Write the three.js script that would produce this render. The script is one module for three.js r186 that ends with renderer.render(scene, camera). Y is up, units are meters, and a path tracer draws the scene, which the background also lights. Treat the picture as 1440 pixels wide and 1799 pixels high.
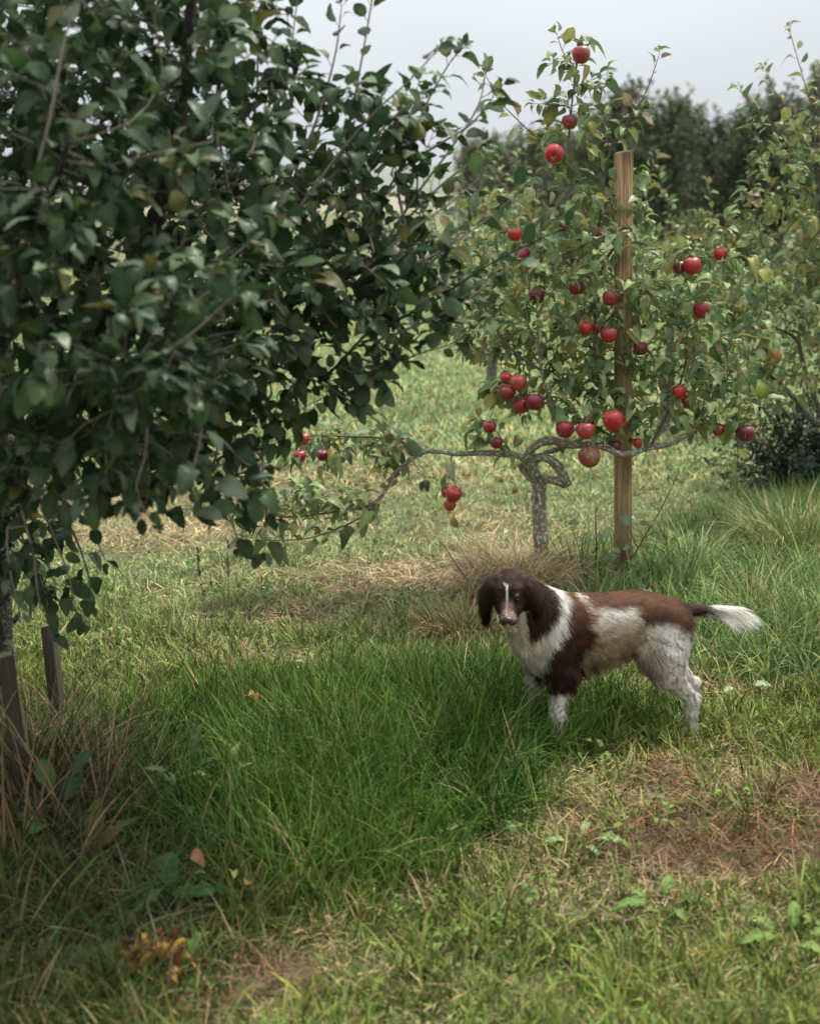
import * as THREE from 'three';
import { MarchingCubes } from 'three/addons/objects/MarchingCubes.js';
import { ImprovedNoise } from 'three/addons/math/ImprovedNoise.js';
import { mergeGeometries, mergeVertices, toCreasedNormals } from 'three/addons/utils/BufferGeometryUtils.js';
import { RoundedBoxGeometry } from 'three/addons/geometries/RoundedBoxGeometry.js';

// ---------------------------------------------------------------- camera, sky, sun, exposure
const PW = 1440, PH = 1799, FPX = 2499, EYE = 1.7, PITCH = Math.atan(549 / FPX);
const scene = new THREE.Scene();
const camera = new THREE.PerspectiveCamera(2 * Math.atan(PH / 2 / FPX) * 180 / Math.PI, PW / PH, 0.05, 3000);
camera.filmGauge = 36;
camera.position.set(0, EYE, 0);
camera.rotation.set(-PITCH, 0, 0);
camera.focus = 5.1; camera.userData.fStop = 2.8;
camera.updateMatrixWorld(true);

const SUN = new THREE.Vector3(0.34, 0.88, -0.32).normalize();
function skyTexture() {
  const w = 512, h = 256, a = new Float32Array(w * h * 4), n = new ImprovedNoise();
  for (let j = 0; j < h; j++) for (let i = 0; i < w; i++) {
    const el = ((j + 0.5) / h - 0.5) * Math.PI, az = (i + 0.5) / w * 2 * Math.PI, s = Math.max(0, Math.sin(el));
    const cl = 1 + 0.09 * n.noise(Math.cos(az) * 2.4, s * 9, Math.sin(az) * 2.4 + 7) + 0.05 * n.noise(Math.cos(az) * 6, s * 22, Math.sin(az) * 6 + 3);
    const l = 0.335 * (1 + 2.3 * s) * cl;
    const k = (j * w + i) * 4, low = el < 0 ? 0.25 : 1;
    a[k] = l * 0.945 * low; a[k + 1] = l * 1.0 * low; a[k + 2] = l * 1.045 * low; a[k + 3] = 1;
  }
  const t = new THREE.DataTexture(a, w, h, THREE.RGBAFormat, THREE.FloatType);
  t.mapping = THREE.EquirectangularReflectionMapping; t.magFilter = THREE.LinearFilter; t.needsUpdate = true;
  return t;
}
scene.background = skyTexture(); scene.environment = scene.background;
const sun = new THREE.DirectionalLight(new THREE.Color(1, 0.95, 0.85), 3.3);
sun.position.copy(SUN).multiplyScalar(40); sun.castShadow = true; sun.shadow.radius = 17;
Object.assign(sun.shadow.camera, { left: -15, right: 15, top: 15, bottom: -15, near: 1, far: 90 });
sun.shadow.mapSize.set(4096, 4096);
scene.add(sun, sun.target);
const renderer = new THREE.WebGLRenderer({ antialias: true });
renderer.toneMapping = THREE.LinearToneMapping; renderer.toneMappingExposure = 2.0;
renderer.shadowMap.enabled = true;

// ---------------------------------------------------------------- helpers
function rng(seed) { let a = seed >>> 0; return () => { a = a + 0x6D2B79F5 | 0; let t = Math.imul(a ^ a >>> 15, 1 | a); t = t + Math.imul(t ^ t >>> 7, 61 | t) ^ t; return ((t ^ t >>> 14) >>> 0) / 4294967296; }; }
const V = (x, y, z) => new THREE.Vector3(x, y, z);
const noise = new ImprovedNoise();
const N3 = (x, y, z) => noise.noise(x + 31.7, y + 17.3, z + 5.9);
const fbm = (x, y, z) => N3(x, y, z) + 0.5 * N3(x * 2.1, y * 2.1, z * 2.1) + 0.25 * N3(x * 4.3, y * 4.3, z * 4.3);
const clamp = (x, a = 0, b = 1) => Math.min(b, Math.max(a, x));
const sstep = (a, b, x) => { const t = clamp((x - a) / (b - a)); return t * t * (3 - 2 * t); };
const lerp = (a, b, t) => a + (b - a) * t;
const cp = Math.cos(PITCH), sp = Math.sin(PITCH);
// photograph survey: a sight line towards a photo point, met with the distance or with the ground
function ray(px, py) { const x = (px - PW / 2) / FPX, y = -(py - PH / 2) / FPX; return V(x, y * cp - sp, -cp - y * sp); }
function W(px, py, d) { const r = ray(px, py), t = d / -r.z; return V(r.x * t, EYE + r.y * t, -d); }
function G(px, py) { const r = ray(px, py), t = -EYE / r.y; return V(r.x * t, 0, r.z * t); }
function toPx(p) { const y = p.y - EYE, depth = -p.z * cp - y * sp, u2 = y * cp - p.z * sp; return { x: PW / 2 + FPX * p.x / depth, y: PH / 2 - FPX * u2 / depth, depth }; }
const height = (x, z) => 0.022 * fbm(x * 0.9, 0, z * 0.9) + 0.012 * N3(x * 4, 3, z * 4);
const used = new Map();
function numbered(name) { const k = used.get(name) ?? 0; used.set(name, k + 1); return k ? `${name}_${String(k).padStart(3, '0')}` : name; }
function mesh(name, geo, mat, parent = scene, kind) {
  const m = new THREE.Mesh(geo, mat); m.name = numbered(name); m.castShadow = m.receiveShadow = true; parent.add(m);
  if (kind) m.userData.kind = kind;
  return m;
}
function tag(o, label, category, group, kind) { o.userData.label = label; o.userData.category = category; if (group) o.userData.group = group; if (kind) o.userData.kind = kind; return o; }
function thing(name, label, category, pos = V(0, 0, 0), group, kind) {
  const g = new THREE.Group(); g.name = numbered(name); g.position.copy(pos); scene.add(g); tag(g, label, category, group, kind); return g;
}
function instances(name, geo, mat, list, parent, kind) {   // list: {m: Matrix4, c: Color}
  const im = new THREE.InstancedMesh(geo, mat, list.length); im.name = numbered(name); im.castShadow = im.receiveShadow = true;
  list.forEach((e, i) => { im.setMatrixAt(i, e.m); if (e.c) im.setColorAt(i, e.c); });
  im.userData.kind = kind ?? 'stuff'; parent.add(im); return im;
}
function geoFrom(pos, idx, col, uv) {
  const g = new THREE.BufferGeometry();
  g.setAttribute('position', new THREE.Float32BufferAttribute(pos, 3));
  if (col) g.setAttribute('color', new THREE.Float32BufferAttribute(col, 3));
  if (uv) g.setAttribute('uv', new THREE.Float32BufferAttribute(uv, 2));
  if (idx) g.setIndex(idx);
  g.computeVertexNormals(); return g;
}
function dataTex(n, fn, srgb) {
  const a = new Uint8Array(n * n * 4);
  for (let j = 0; j < n; j++) for (let i = 0; i < n; i++) { const c = fn(i / n, j / n), k = (j * n + i) * 4; for (let q = 0; q < 3; q++) a[k + q] = clamp(c[q]) * 255; a[k + 3] = 255; }
  const t = new THREE.DataTexture(a, n, n); t.wrapS = t.wrapT = THREE.RepeatWrapping; t.magFilter = THREE.LinearFilter; t.needsUpdate = true;
  if (srgb) t.colorSpace = THREE.SRGBColorSpace; return t;
}
// noise that repeats over the unit square
function tileNoise(u, v, f, s = 0) {
  const P = (x, y) => N3(x * f, y * f, s);
  return (P(u, v) * (1 - u) + P(u - 1, v) * u) * (1 - v) + (P(u, v - 1) * (1 - u) + P(u - 1, v - 1) * u) * v;
}
const toS = (x) => x <= 0.0031308 ? 12.92 * x : 1.055 * Math.pow(x, 1 / 2.4) - 0.055;
const lin = (r, g, b) => new THREE.Color().setRGB(r, g, b);

// smooth tube along points with a radius at each; uv in metres
function tube(pts, rad, sides = 6, cap = true) {
  const pos = [], idx = [], uv = []; const n = pts.length; let len = 0;
  let t = pts[1].clone().sub(pts[0]).normalize(), nrm = Math.abs(t.y) < 0.9 ? V(0, 1, 0) : V(1, 0, 0);
  nrm.sub(t.clone().multiplyScalar(nrm.dot(t))).normalize();
  for (let i = 0; i < n; i++) {
    const a = pts[Math.max(0, i - 1)], b = pts[Math.min(n - 1, i + 1)];
    t = b.clone().sub(a).normalize(); nrm.sub(t.clone().multiplyScalar(nrm.dot(t))).normalize();
    const bi = t.clone().cross(nrm); if (i) len += pts[i].distanceTo(pts[i - 1]);
    for (let k = 0; k <= sides; k++) {
      const an = k / sides * 2 * Math.PI, c = Math.cos(an) * rad[i], s = Math.sin(an) * rad[i];
      pos.push(pts[i].x + nrm.x * c + bi.x * s, pts[i].y + nrm.y * c + bi.y * s, pts[i].z + nrm.z * c + bi.z * s);
      uv.push(k / sides * 0.25, len);
      if (i && k < sides) { const q = i * (sides + 1) + k, p = q - sides - 1; idx.push(p, q, p + 1, p + 1, q, q + 1); }
    }
  }
  if (cap) { const q = (n - 1) * (sides + 1), c = pos.length / 3; pos.push(pts[n - 1].x, pts[n - 1].y, pts[n - 1].z); uv.push(0, len); for (let k = 0; k < sides; k++) idx.push(q + k, c, q + k + 1); }
  return geoFrom(pos, idx, null, uv);
}
function curve(pts, seg) { const c = new THREE.CatmullRomCurve3(pts, false, 'centripetal'); return c.getPoints(seg); }
const gwhite = (g) => { const n = g.attributes.position.count; g.setAttribute('color', new THREE.Float32BufferAttribute(new Float32Array(n * 3).fill(1), 3)); return g; };

// ---------------------------------------------------------------- materials
const soilTex = dataTex(512, (u, v) => {
  const a = tileNoise(u, v, 9, 1) + 0.6 * tileNoise(u, v, 23, 2) + 0.5 * tileNoise(u, v, 60, 3) + 0.4 * tileNoise(u, v, 140, 4), g = clamp(0.55 + 0.9 * tileNoise(u, v, 13, 8) + 0.5 * tileNoise(u, v, 50, 9));
  const l = clamp(0.62 + 0.5 * a, 0.15, 1.2);
  return [toS(l * lerp(0.17, 0.085, g)), toS(l * lerp(0.115, 0.12, g)), toS(l * lerp(0.065, 0.04, g))];
}, true);
const soilBump = dataTex(512, (u, v) => { const h = 0.5 + 0.4 * tileNoise(u, v, 20, 2) + 0.35 * tileNoise(u, v, 60, 3) + 0.3 * tileNoise(u, v, 150, 4); return [h, h, h]; });
const barkTex = dataTex(512, (u, v) => {
  const a = tileNoise(u, v, 14, 11) + 0.6 * tileNoise(u, v, 40, 12) + 0.5 * tileNoise(u, v, 110, 13), li = sstep(0.05, 0.3, tileNoise(u, v, 26, 14) + 0.6 * tileNoise(u, v, 70, 15));
  const l = 0.75 + 0.7 * a;
  return [toS(clamp(lerp(0.115, 0.3, li) * l)), toS(clamp(lerp(0.1, 0.31, li) * l)), toS(clamp(lerp(0.08, 0.26, li) * l))];
}, true);
const barkBump = dataTex(512, (u, v) => { const h = 0.5 + 0.5 * tileNoise(u, v, 30, 12) + 0.4 * tileNoise(u, v, 90, 13); return [h, h, h]; });
for (const t of [barkTex, barkBump]) t.repeat.set(2, 2);
const woodTex = dataTex(1024, (u, v) => {
  const warp = 0.06 * tileNoise(u, v, 3, 20), grain = tileNoise((u + warp + 1) % 1, v, 5, 21);
  const st = N3((u + warp) * 90, v * 3.2, 22) + 0.6 * N3((u + warp) * 220, v * 9, 23), fine = N3(u * 420, v * 26, 24);
  const knot = sstep(0.32, 0.52, tileNoise(u, v, 6, 27));
  let l = 0.84 + 0.5 * st + 0.3 * fine + 0.45 * grain - 0.45 * knot - 0.7 * sstep(0.55, 0.62, Math.abs(N3((u + warp) * 34, v * 1.3, 41)));
  const green = sstep(0.05, 0.5, tileNoise(u, v, 5, 29) + 0.4 * tileNoise(u, v, 20, 30));
  l = clamp(l, 0.25, 1.35);
  return [toS(l * lerp(0.26, 0.19, green)), toS(l * lerp(0.175, 0.165, green)), toS(l * lerp(0.1, 0.1, green))];
}, true);
const woodBump = dataTex(512, (u, v) => { const h = 0.5 + 0.4 * N3(u * 90, v * 3.2, 22) + 0.3 * N3(u * 220, v * 9, 23); return [h, h, h]; });
const M = {
  bark: new THREE.MeshStandardMaterial({ map: barkTex, bumpMap: barkBump, bumpScale: 0.006, roughness: 0.95 }),
  twig: new THREE.MeshStandardMaterial({ color: lin(0.1, 0.075, 0.06), roughness: 0.8 }),
  paleTwig: new THREE.MeshStandardMaterial({ color: lin(0.2, 0.16, 0.14), roughness: 0.75 }),
  redTwig: new THREE.MeshStandardMaterial({ color: lin(0.1, 0.04, 0.03), roughness: 0.7 }),
  wood: new THREE.MeshStandardMaterial({ color: lin(1.35, 1.25, 1.05), map: woodTex, bumpMap: woodBump, bumpScale: 0.003, roughness: 0.9 }),
  leaf: new THREE.MeshPhysicalMaterial({ color: 0xffffff, vertexColors: true, roughness: 0.95, transmission: 0.3, thickness: 0, specularIntensity: 0.25, clearcoat: 0.26, clearcoatRoughness: 0.36 }),
  grass: new THREE.MeshPhysicalMaterial({ color: 0xffffff, vertexColors: true, roughness: 0.7, specularIntensity: 0.35 }),
  barkShaded: new THREE.MeshStandardMaterial({ color: lin(0.4, 0.4, 0.38), map: barkTex, bumpMap: barkBump, bumpScale: 0.008, roughness: 0.95 }),  // bark with the shadow of the crown put into its colour
  barkPale: new THREE.MeshStandardMaterial({ color: lin(2.3, 2.25, 2.05), map: barkTex, bumpMap: barkBump, bumpScale: 0.006, roughness: 0.95 }),
  greyWood: new THREE.MeshStandardMaterial({ color: lin(0.2, 0.24, 0.25), map: woodTex, bumpMap: woodBump, bumpScale: 0.004, roughness: 0.95 }),
  weed: new THREE.MeshPhysicalMaterial({ color: 0xffffff, vertexColors: true, roughness: 0.85, specularIntensity: 0.3 }),
  straw: new THREE.MeshPhysicalMaterial({ color: 0xffffff, vertexColors: true, roughness: 0.8, specularIntensity: 0.3 }),
};
function leafMats(palette) { return palette.map((c) => { const m = M.leaf.clone(); m.color.copy(c); return m; }); }

// ---------------------------------------------------------------- leaf, blade and tuft shapes
// leaf: length 1 along +z from the end of its stalk, face up +y
function leafGeo({ width = 0.62, curl = 0.35, fold = 0.3, stalk = 0.35, rows = 7, wave = 0.05, seed = 1, holes = false }) {
  const r = rng(seed), pos = [], col = [], idx = [];
  for (let i = 0; i <= rows; i++) {
    const t = Math.pow(i / rows, 0.88), w = width / 2 * Math.pow(Math.sin(Math.PI * Math.pow(clamp(t, 0.001, 0.999), 0.88)), 0.62) * (1 - 0.12 * t) * (i === rows ? 0 : 1);
    const y = 0.22 * curl * Math.sin(t * 2) - curl * t * t, z = t * (1 - 0.22 * curl * t);
    for (let s = -2; s <= 2; s++) {
      const k = Math.abs(s) / 2, jag = s && Math.abs(s) === 2 ? 1 + 0.09 * (r() - 0.5) + (i % 2 ? 0.03 : -0.02) : 1;
      const up = fold * w * k * (2 - k) * 0.8 + wave * (r() - 0.5) * k;
      pos.push(s / 2 * w * jag, y + up, z + 0.02 * (r() - 0.5) * k);
      const c = s === 0 ? 1.22 : 0.94 + 0.14 * r(); col.push(c, c * (s === 0 ? 0.99 : 1), c);
      if (i < rows && s < 2) { const a = i * 5 + s + 2; idx.push(a, a + 5, a + 1, a + 1, a + 5, a + 6); }
    }
  }
  const b = pos.length / 3, sw = 0.016;                        // stalk: two crossed strips
  pos.push(-sw, 0, 0.03, sw, 0, 0.03, -sw, -stalk * 0.12, -stalk, sw, -stalk * 0.12, -stalk, 0, sw, 0.03, 0, -sw, 0.03, 0, sw - stalk * 0.12, -stalk, 0, -sw - stalk * 0.12, -stalk);
  for (let k = 0; k < 8; k++) col.push(1.35, 1.2, 1.1);
  idx.push(b, b + 2, b + 1, b + 1, b + 2, b + 3, b + 4, b + 6, b + 5, b + 5, b + 6, b + 7);
  return geoFrom(pos, idx, col);
}
const LEAVES = [[0.58, 0.35, 0.35], [0.52, 0.6, 0.55], [0.56, 0.85, 0.5], [0.62, 0.2, 0.2], [0.48, 0.5, 0.9], [0.55, 1.05, 0.65]].map(([width, curl, fold], i) => leafGeo({ width, curl, fold, seed: 11 + i, wave: 0.09 }));
const OVAL = [[0.6, 0.3, 0.12], [0.56, 0.5, 0.3], [0.62, 0.65, 0.18], [0.66, 0.15, 0.08], [0.54, 0.4, 0.45], [0.6, 0.8, 0.25]].map(([width, curl, fold], i) => leafGeo({ width, curl, fold, seed: 31 + i, wave: 0.06, rows: 10 }));
const up3 = V(0, 1, 0);
function orient(p, dir, nrm, size, wide = 1) {
  const z = dir.clone().normalize(), x = nrm.clone().cross(z); if (x.lengthSq() < 1e-6) x.set(1, 0, 0); x.normalize();
  const y = z.clone().cross(x);
  return new THREE.Matrix4().makeBasis(x.multiplyScalar(size * wide), y.multiplyScalar(size), z.multiplyScalar(size)).setPosition(p);
}
function strip(pos, col, idx, base, dir, h, w, lean, bend, segs, c0, c1, twist = 0) {   // a blade of length h that leans and bends (radians) towards dir
  const b0 = pos.length / 3, side = V(Math.cos(twist), 0, Math.sin(twist)); let x = base.x, y = base.y, z = base.z;
  for (let i = 0; i <= segs; i++) {
    const t = i / segs, ww = w * 0.5 * (1 - Math.pow(t, 1.8)) * (0.75 + 0.4 * Math.min(1, t * 4));
    const c = [lerp(c0[0], c1[0], t), lerp(c0[1], c1[1], t), lerp(c0[2], c1[2], t)];
    if (i < segs) { pos.push(x - side.x * ww, y, z - side.z * ww, x + side.x * ww, y, z + side.z * ww); col.push(...c, ...c); } else { pos.push(x, y, z); col.push(...c); }
    if (i && i < segs) { const q = b0 + i * 2; idx.push(q - 2, q, q - 1, q - 1, q, q + 1); }
    if (i === segs) { const q = b0 + i * 2; idx.push(q - 2, q, q - 1); }
    const th = lean + bend * (t + 0.5 / segs), st = h / segs;
    x += dir.x * Math.sin(th) * st; z += dir.z * Math.sin(th) * st; y += Math.cos(th) * st;
  }
}
// a tuft of blades; colours are relative, the copy's own colour multiplies them
function tuftGeo({ n, rad, h, w, bend, seed, segs = 4, dry = 0.12, lay = 0 }) {
  const r = rng(seed), pos = [], col = [], idx = [];
  for (let i = 0; i < n; i++) {
    const a = r() * 6.283, q = Math.sqrt(r()) * rad, d = r() * 6.283, hh = h * (0.5 + 0.6 * r());
    const v = 0.8 + 0.4 * r(), c = r() < dry ? [2.4 * v, 1.35 * v, 1.4 * v] : [(0.85 + 0.4 * r()) * v, v, (0.8 + 0.4 * r()) * v];
    strip(pos, col, idx, V(Math.cos(a) * q, -0.01, Math.sin(a) * q), V(Math.cos(d), 0, Math.sin(d)), hh, w * (0.7 + 0.6 * r()), lay + 0.3 * r(), bend * Math.pow(r(), 1.4), segs, c, c, r() * 3.14);
  }
  return geoFrom(pos, idx, col);
}

// ---------------------------------------------------------------- ground
function poly(list) { return list.map(([x, y]) => { const g = G(x, y); return [g.x, g.z]; }); }
function inside(P, x, z) { let c = false; for (let i = 0, j = P.length - 1; i < P.length; j = i++) { const [a, b] = P[i], [d, e] = P[j]; if (b > z !== e > z && x < (d - a) * (z - b) / (e - b) + a) c = !c; } return c; }
function edge(P, x, z) { let m = 1e9; for (let i = 0, j = P.length - 1; i < P.length; j = i++) { const [a, b] = P[i], [d, e] = P[j], vx = d - a, vz = e - b, t = clamp(((x - a) * vx + (z - b) * vz) / (vx * vx + vz * vz)); m = Math.min(m, Math.hypot(x - a - t * vx, z - b - t * vz)); } return m; }
function zone(P, x, z, soft) { const wx = x + 0.1 * N3(x * 3, 1, z * 3) + 0.05 * N3(x * 9, 2, z * 9), wz = z + 0.1 * N3(x * 3, 5, z * 3) + 0.05 * N3(x * 9, 6, z * 9); const e = edge(P, wx, wz); return inside(P, wx, wz) ? clamp(0.5 + e / soft) : clamp(0.5 - e / soft); }
const LUSH = poly([[150, 1290], [330, 1250], [480, 1225], [620, 1215], [760, 1195], [830, 1190], [960, 1235], [1080, 1238], [1140, 1262], [1110, 1290], [1000, 1325], [900, 1400], [800, 1465], [700, 1530], [560, 1560], [430, 1520], [200, 1500], [140, 1380]]);
const BANK = poly([[1000, 1035], [1120, 985], [1230, 940], [1330, 900], [1560, 880], [1560, 1180], [1430, 1190], [1280, 1180], [1150, 1120], [1010, 1075]]);
const WEEDY = poly([[-260, 1240], [120, 1260], [200, 1400], [250, 1520], [420, 1560], [520, 1600], [450, 1680], [330, 1790], [300, 1900], [-260, 1860]]);
const PATCHES = [[1290, 1490, 0.4, 0.17, 1], [1420, 1500, 0.3, 0.16, 1], [1110, 1480, 0.24, 0.12, 0.8], [1190, 1385, 0.22, 0.13, 0.85], [1030, 1430, 0.2, 0.1, 0.7], [940, 1560, 0.22, 0.08, 0.65], [860, 1510, 0.14, 0.07, 0.5], [1425, 1410, 0.14, 0.12, 0.9], [1180, 1330, 0.28, 0.12, 0.65], [930, 1385, 0.2, 0.1, 0.5], [460, 1725, 0.14, 0.07, 0.85], [380, 1780, 0.12, 0.06, 0.8], [1120, 1580, 0.25, 0.07, 0.55], [1300, 1620, 0.2, 0.06, 0.45], [720, 1010, 0.4, 0.25, 0.7], [600, 1075, 0.4, 0.16, 0.55], [560, 830, 0.9, 0.5, 0.75], [460, 1085, 0.35, 0.12, 0.5], [250, 915, 0.9, 0.5, 0.65], [700, 780, 0.6, 0.3, 0.4], [390, 870, 0.8, 0.4, 0.65], [1150, 820, 0.5, 0.4, 0.35], [840, 930, 0.5, 0.3, 0.45], [420, 1160, 0.3, 0.1, 0.6], [1340, 1150, 0.25, 0.12, 0.5], [1270, 1210, 0.25, 0.1, 0.5], [700, 1560, 0.12, 0.08, 0.5], [1350, 1700, 0.3, 0.1, 0.4], [560, 1660, 0.14, 0.06, 0.55], [760, 1600, 0.16, 0.06, 0.45], [640, 1720, 0.16, 0.05, 0.4]].map(([x, y, rx, rz, k]) => { const g = G(x, y); return [g.x, g.z, rx * 1.2, rz * 1.4, k]; });
function dryness(x, z) {
  let d = 0; const nx = x + 0.12 * N3(x * 4, 8, z * 4), nz = z + 0.12 * N3(x * 4, 9, z * 4);
  for (const [a, b, rx, rz, k] of PATCHES) { const q = Math.hypot((nx - a) / rx, (nz - b) / rz); if (q < 1.5) d = Math.max(d, k * (1 - sstep(0.55, 1.45, q))); }
  return clamp(d * (1.05 + 0.5 * N3(x * 7, 14, z * 7)) + 0.22 * fbm(x * 1.6, 4, z * 1.6));
}
{
  // one sheet: fine near the camera, coarse to the horizon
  const xs = [], zs = [], rowsX = (a) => { for (let x = -6; x <= 6.001; x += 0.06) a.push(x); for (let k = 1; k <= 40; k++) { const q = 6 * Math.pow(1.17, k); a.push(q); a.unshift(-q); } };
  rowsX(xs);
  for (let z = 3; z >= -14.001; z -= 0.06) zs.push(z);
  for (let k = 1; k <= 44; k++) zs.push(-14 * Math.pow(1.13, k));
  for (let k = 1; k <= 20; k++) zs.unshift(3 * Math.pow(1.4, k));
  const pos = [], uv = [], col = [], idx = [], nx = xs.length;
  zs.forEach((z, j) => xs.forEach((x, i) => {
    const d = Math.hypot(x, z), y = (d < 60 ? height(x, z) : 0) - 0.006;
    pos.push(x, y, z); uv.push(x / 1.3, z / 1.3);
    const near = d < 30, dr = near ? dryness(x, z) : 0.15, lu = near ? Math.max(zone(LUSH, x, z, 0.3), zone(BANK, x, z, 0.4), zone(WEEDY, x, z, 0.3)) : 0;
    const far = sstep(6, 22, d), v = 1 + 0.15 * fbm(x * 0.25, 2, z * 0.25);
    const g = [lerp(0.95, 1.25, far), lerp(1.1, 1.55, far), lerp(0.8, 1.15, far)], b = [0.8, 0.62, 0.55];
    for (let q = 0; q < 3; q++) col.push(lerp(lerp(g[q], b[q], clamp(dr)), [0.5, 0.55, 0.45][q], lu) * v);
    if (i + 1 < nx && j + 1 < zs.length) { const a = j * nx + i; idx.push(a, a + nx, a + 1, a + 1, a + nx, a + nx + 1); }
  }));
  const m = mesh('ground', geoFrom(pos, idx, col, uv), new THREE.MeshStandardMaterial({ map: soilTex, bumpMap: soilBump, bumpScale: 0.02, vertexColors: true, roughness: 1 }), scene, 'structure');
  m.userData.label = 'mown orchard ground with green turf and dry brown patches';
}
// far country: low hills seen through the gaps in the leaves
{
  for (const [x, z, rx, h, rz, c, label] of [[-120, -620, 420, 17, 120, lin(0.13, 0.15, 0.12), 'low grey green hill on the horizon'], [260, -900, 600, 26, 160, lin(0.12, 0.14, 0.13), 'long pale hill behind the far trees'], [-60, -240, 120, 3.2, 40, lin(0.19, 0.17, 0.11), 'pale stubble rise beyond the orchard']]) {
    const pos = [], idx = [], A = 48, B = 14;
    for (let j = 0; j <= B; j++) for (let i = 0; i <= A; i++) { const u = i / A * 2 - 1, v = j / B * 2 - 1; pos.push(x + u * rx, h * Math.pow(Math.max(0, 1 - u * u), 0.8) * Math.pow(Math.max(0, 1 - v * v), 1.0) * (1 + 0.35 * N3(u * 4 + x, 2, v * 2)) - 0.15, z + v * rz); if (i < A && j < B) { const a = j * (A + 1) + i; idx.push(a, a + A + 1, a + 1, a + 1, a + A + 1, a + A + 2); } }
    const m = mesh('hill', geoFrom(pos, idx), new THREE.MeshStandardMaterial({ color: c, roughness: 1 }), scene, 'structure'); m.userData.label = label;
  }
}

// ---------------------------------------------------------------- grass (ground cover that nobody could count)
const halfW = (d) => d * 0.29 * 1.25 + 0.45;
function scatter(seed, d0, d1, perM2, fn) {   // fn(x, z, r) -> entry or null; density may fall with distance
  const r = rng(seed), out = [];
  for (let d = d0; d < d1;) {
    const st = Math.max(0.05, d * 0.02), n = perM2(d) * st * 2 * halfW(d); let k = Math.floor(n) + (r() < n % 1 ? 1 : 0);
    while (k--) { const dd = d + r() * st, x = (r() * 2 - 1) * halfW(dd), e = fn(x, -dd, r); if (e) out.push(e); }
    d += st;
  }
  return out;
}
function put(x, z, s, sy, r, tilt = 0.12) {
  const q = new THREE.Quaternion().setFromEuler(new THREE.Euler(tilt * (r() - 0.5), r() * 6.283, tilt * (r() - 0.5)));
  return new THREE.Matrix4().compose(V(x, height(x, z) - 0.004, z), q, V(s, sy, s));
}
function stuffGroup(name, label, category) { return thing(name, label, category, V(0, 0, 0), null, 'stuff'); }
function split(list, k, r) { const o = Array.from({ length: k }, () => []); for (const e of list) o[Math.floor(r() * k)].push(e); return o; }
function grow(parent, name, geos, mat, list, seed) { const r = rng(seed); split(list, geos.length, r).forEach((l, i) => l.length && instances(name, geos[i], mat, l, parent)); }


// blades are gathered tuft by tuft into a few large meshes
class Blades {
  constructor() { this.pos = []; this.col = []; this.idx = []; this.done = []; }
  tuft(x, z, r, o) {   // n blades round (x, z)
    const y = height(x, z) - 0.005, lean = r() * 6.283;
    for (let i = 0; i < o.n; i++) {
      const a = r() * 6.283, q = Math.sqrt(r()) * o.rad, d = lean + (r() - 0.5) * (o.fan ?? 5), h = o.h * (0.45 + 0.65 * r()), k = 0.8 + 0.4 * r(), dry = r() < o.dry;
      const c = dry ? [0.27 * k, 0.2 * k, 0.1 * k] : [o.c[0] * k * (0.85 + 0.35 * r()), o.c[1] * k, o.c[2] * k * (0.8 + 0.4 * r())];
      const tip = dry || r() > 0.25 ? c : [c[0] * 1.5, c[1] * 1.12, c[2] * 1.1];
      strip(this.pos, this.col, this.idx, V(x + Math.cos(a) * q, y + (o.lift ?? 0) * r(), z + Math.sin(a) * q), V(Math.cos(d), 0, Math.sin(d)), h, o.w * (0.65 + 0.6 * r()), (o.lay ?? 0.05) + (o.spread ?? 0.35) * r(), o.bend * Math.pow(r(), 1.3), o.segs, c, tip, r() * 3.14);
      if (this.pos.length > 900000) this.flush();
    }
  }
  flush() { if (this.pos.length) this.done.push(geoFrom(this.pos, this.idx, this.col)); this.pos = []; this.col = []; this.idx = []; }
  build(name, mat, parent) { this.flush(); let t = 0; for (const g of this.done) { mesh(name, g, mat, parent, 'stuff'); t += g.index.count / 3; } console.log(parent.name, name, 'triangles', Math.round(t)); }
}
const farGeos = [1, 2, 3].map((s) => tuftGeo({ n: 80, rad: 0.32, h: 0.06, w: 0.01, bend: 1.4, seed: 140 + s, segs: 2, dry: 0.05, lay: 0.3 }));
const herbGeos = [1, 2, 3].map((s) => {   // clover, dandelion and plantain leaves near the soil
  const r = rng(180 + s), gs = [];
  for (let i = 0; i < 9; i++) { const a = r() * 6.283, q = 0.07 * r(), L = LEAVES[i % 6].clone(), sz = 0.012 + 0.017 * r(); L.applyMatrix4(orient(V(Math.cos(a) * q, 0.012 + 0.035 * r(), Math.sin(a) * q), V(Math.cos(a * 3), 0.3 + 0.7 * (r() - 0.5), Math.sin(a * 3)), V(0.6 * (r() - 0.5), 1, 0.6 * (r() - 0.5)), sz, 0.6 + 0.7 * r())); gs.push(L); }
  return mergeGeometries(gs);
});
const lushAt = (x, z) => zone(LUSH, x, z, 0.34), bankAt = (x, z) => zone(BANK, x, z, 0.5), weedAt = (x, z) => zone(WEEDY, x, z, 0.3);
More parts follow.
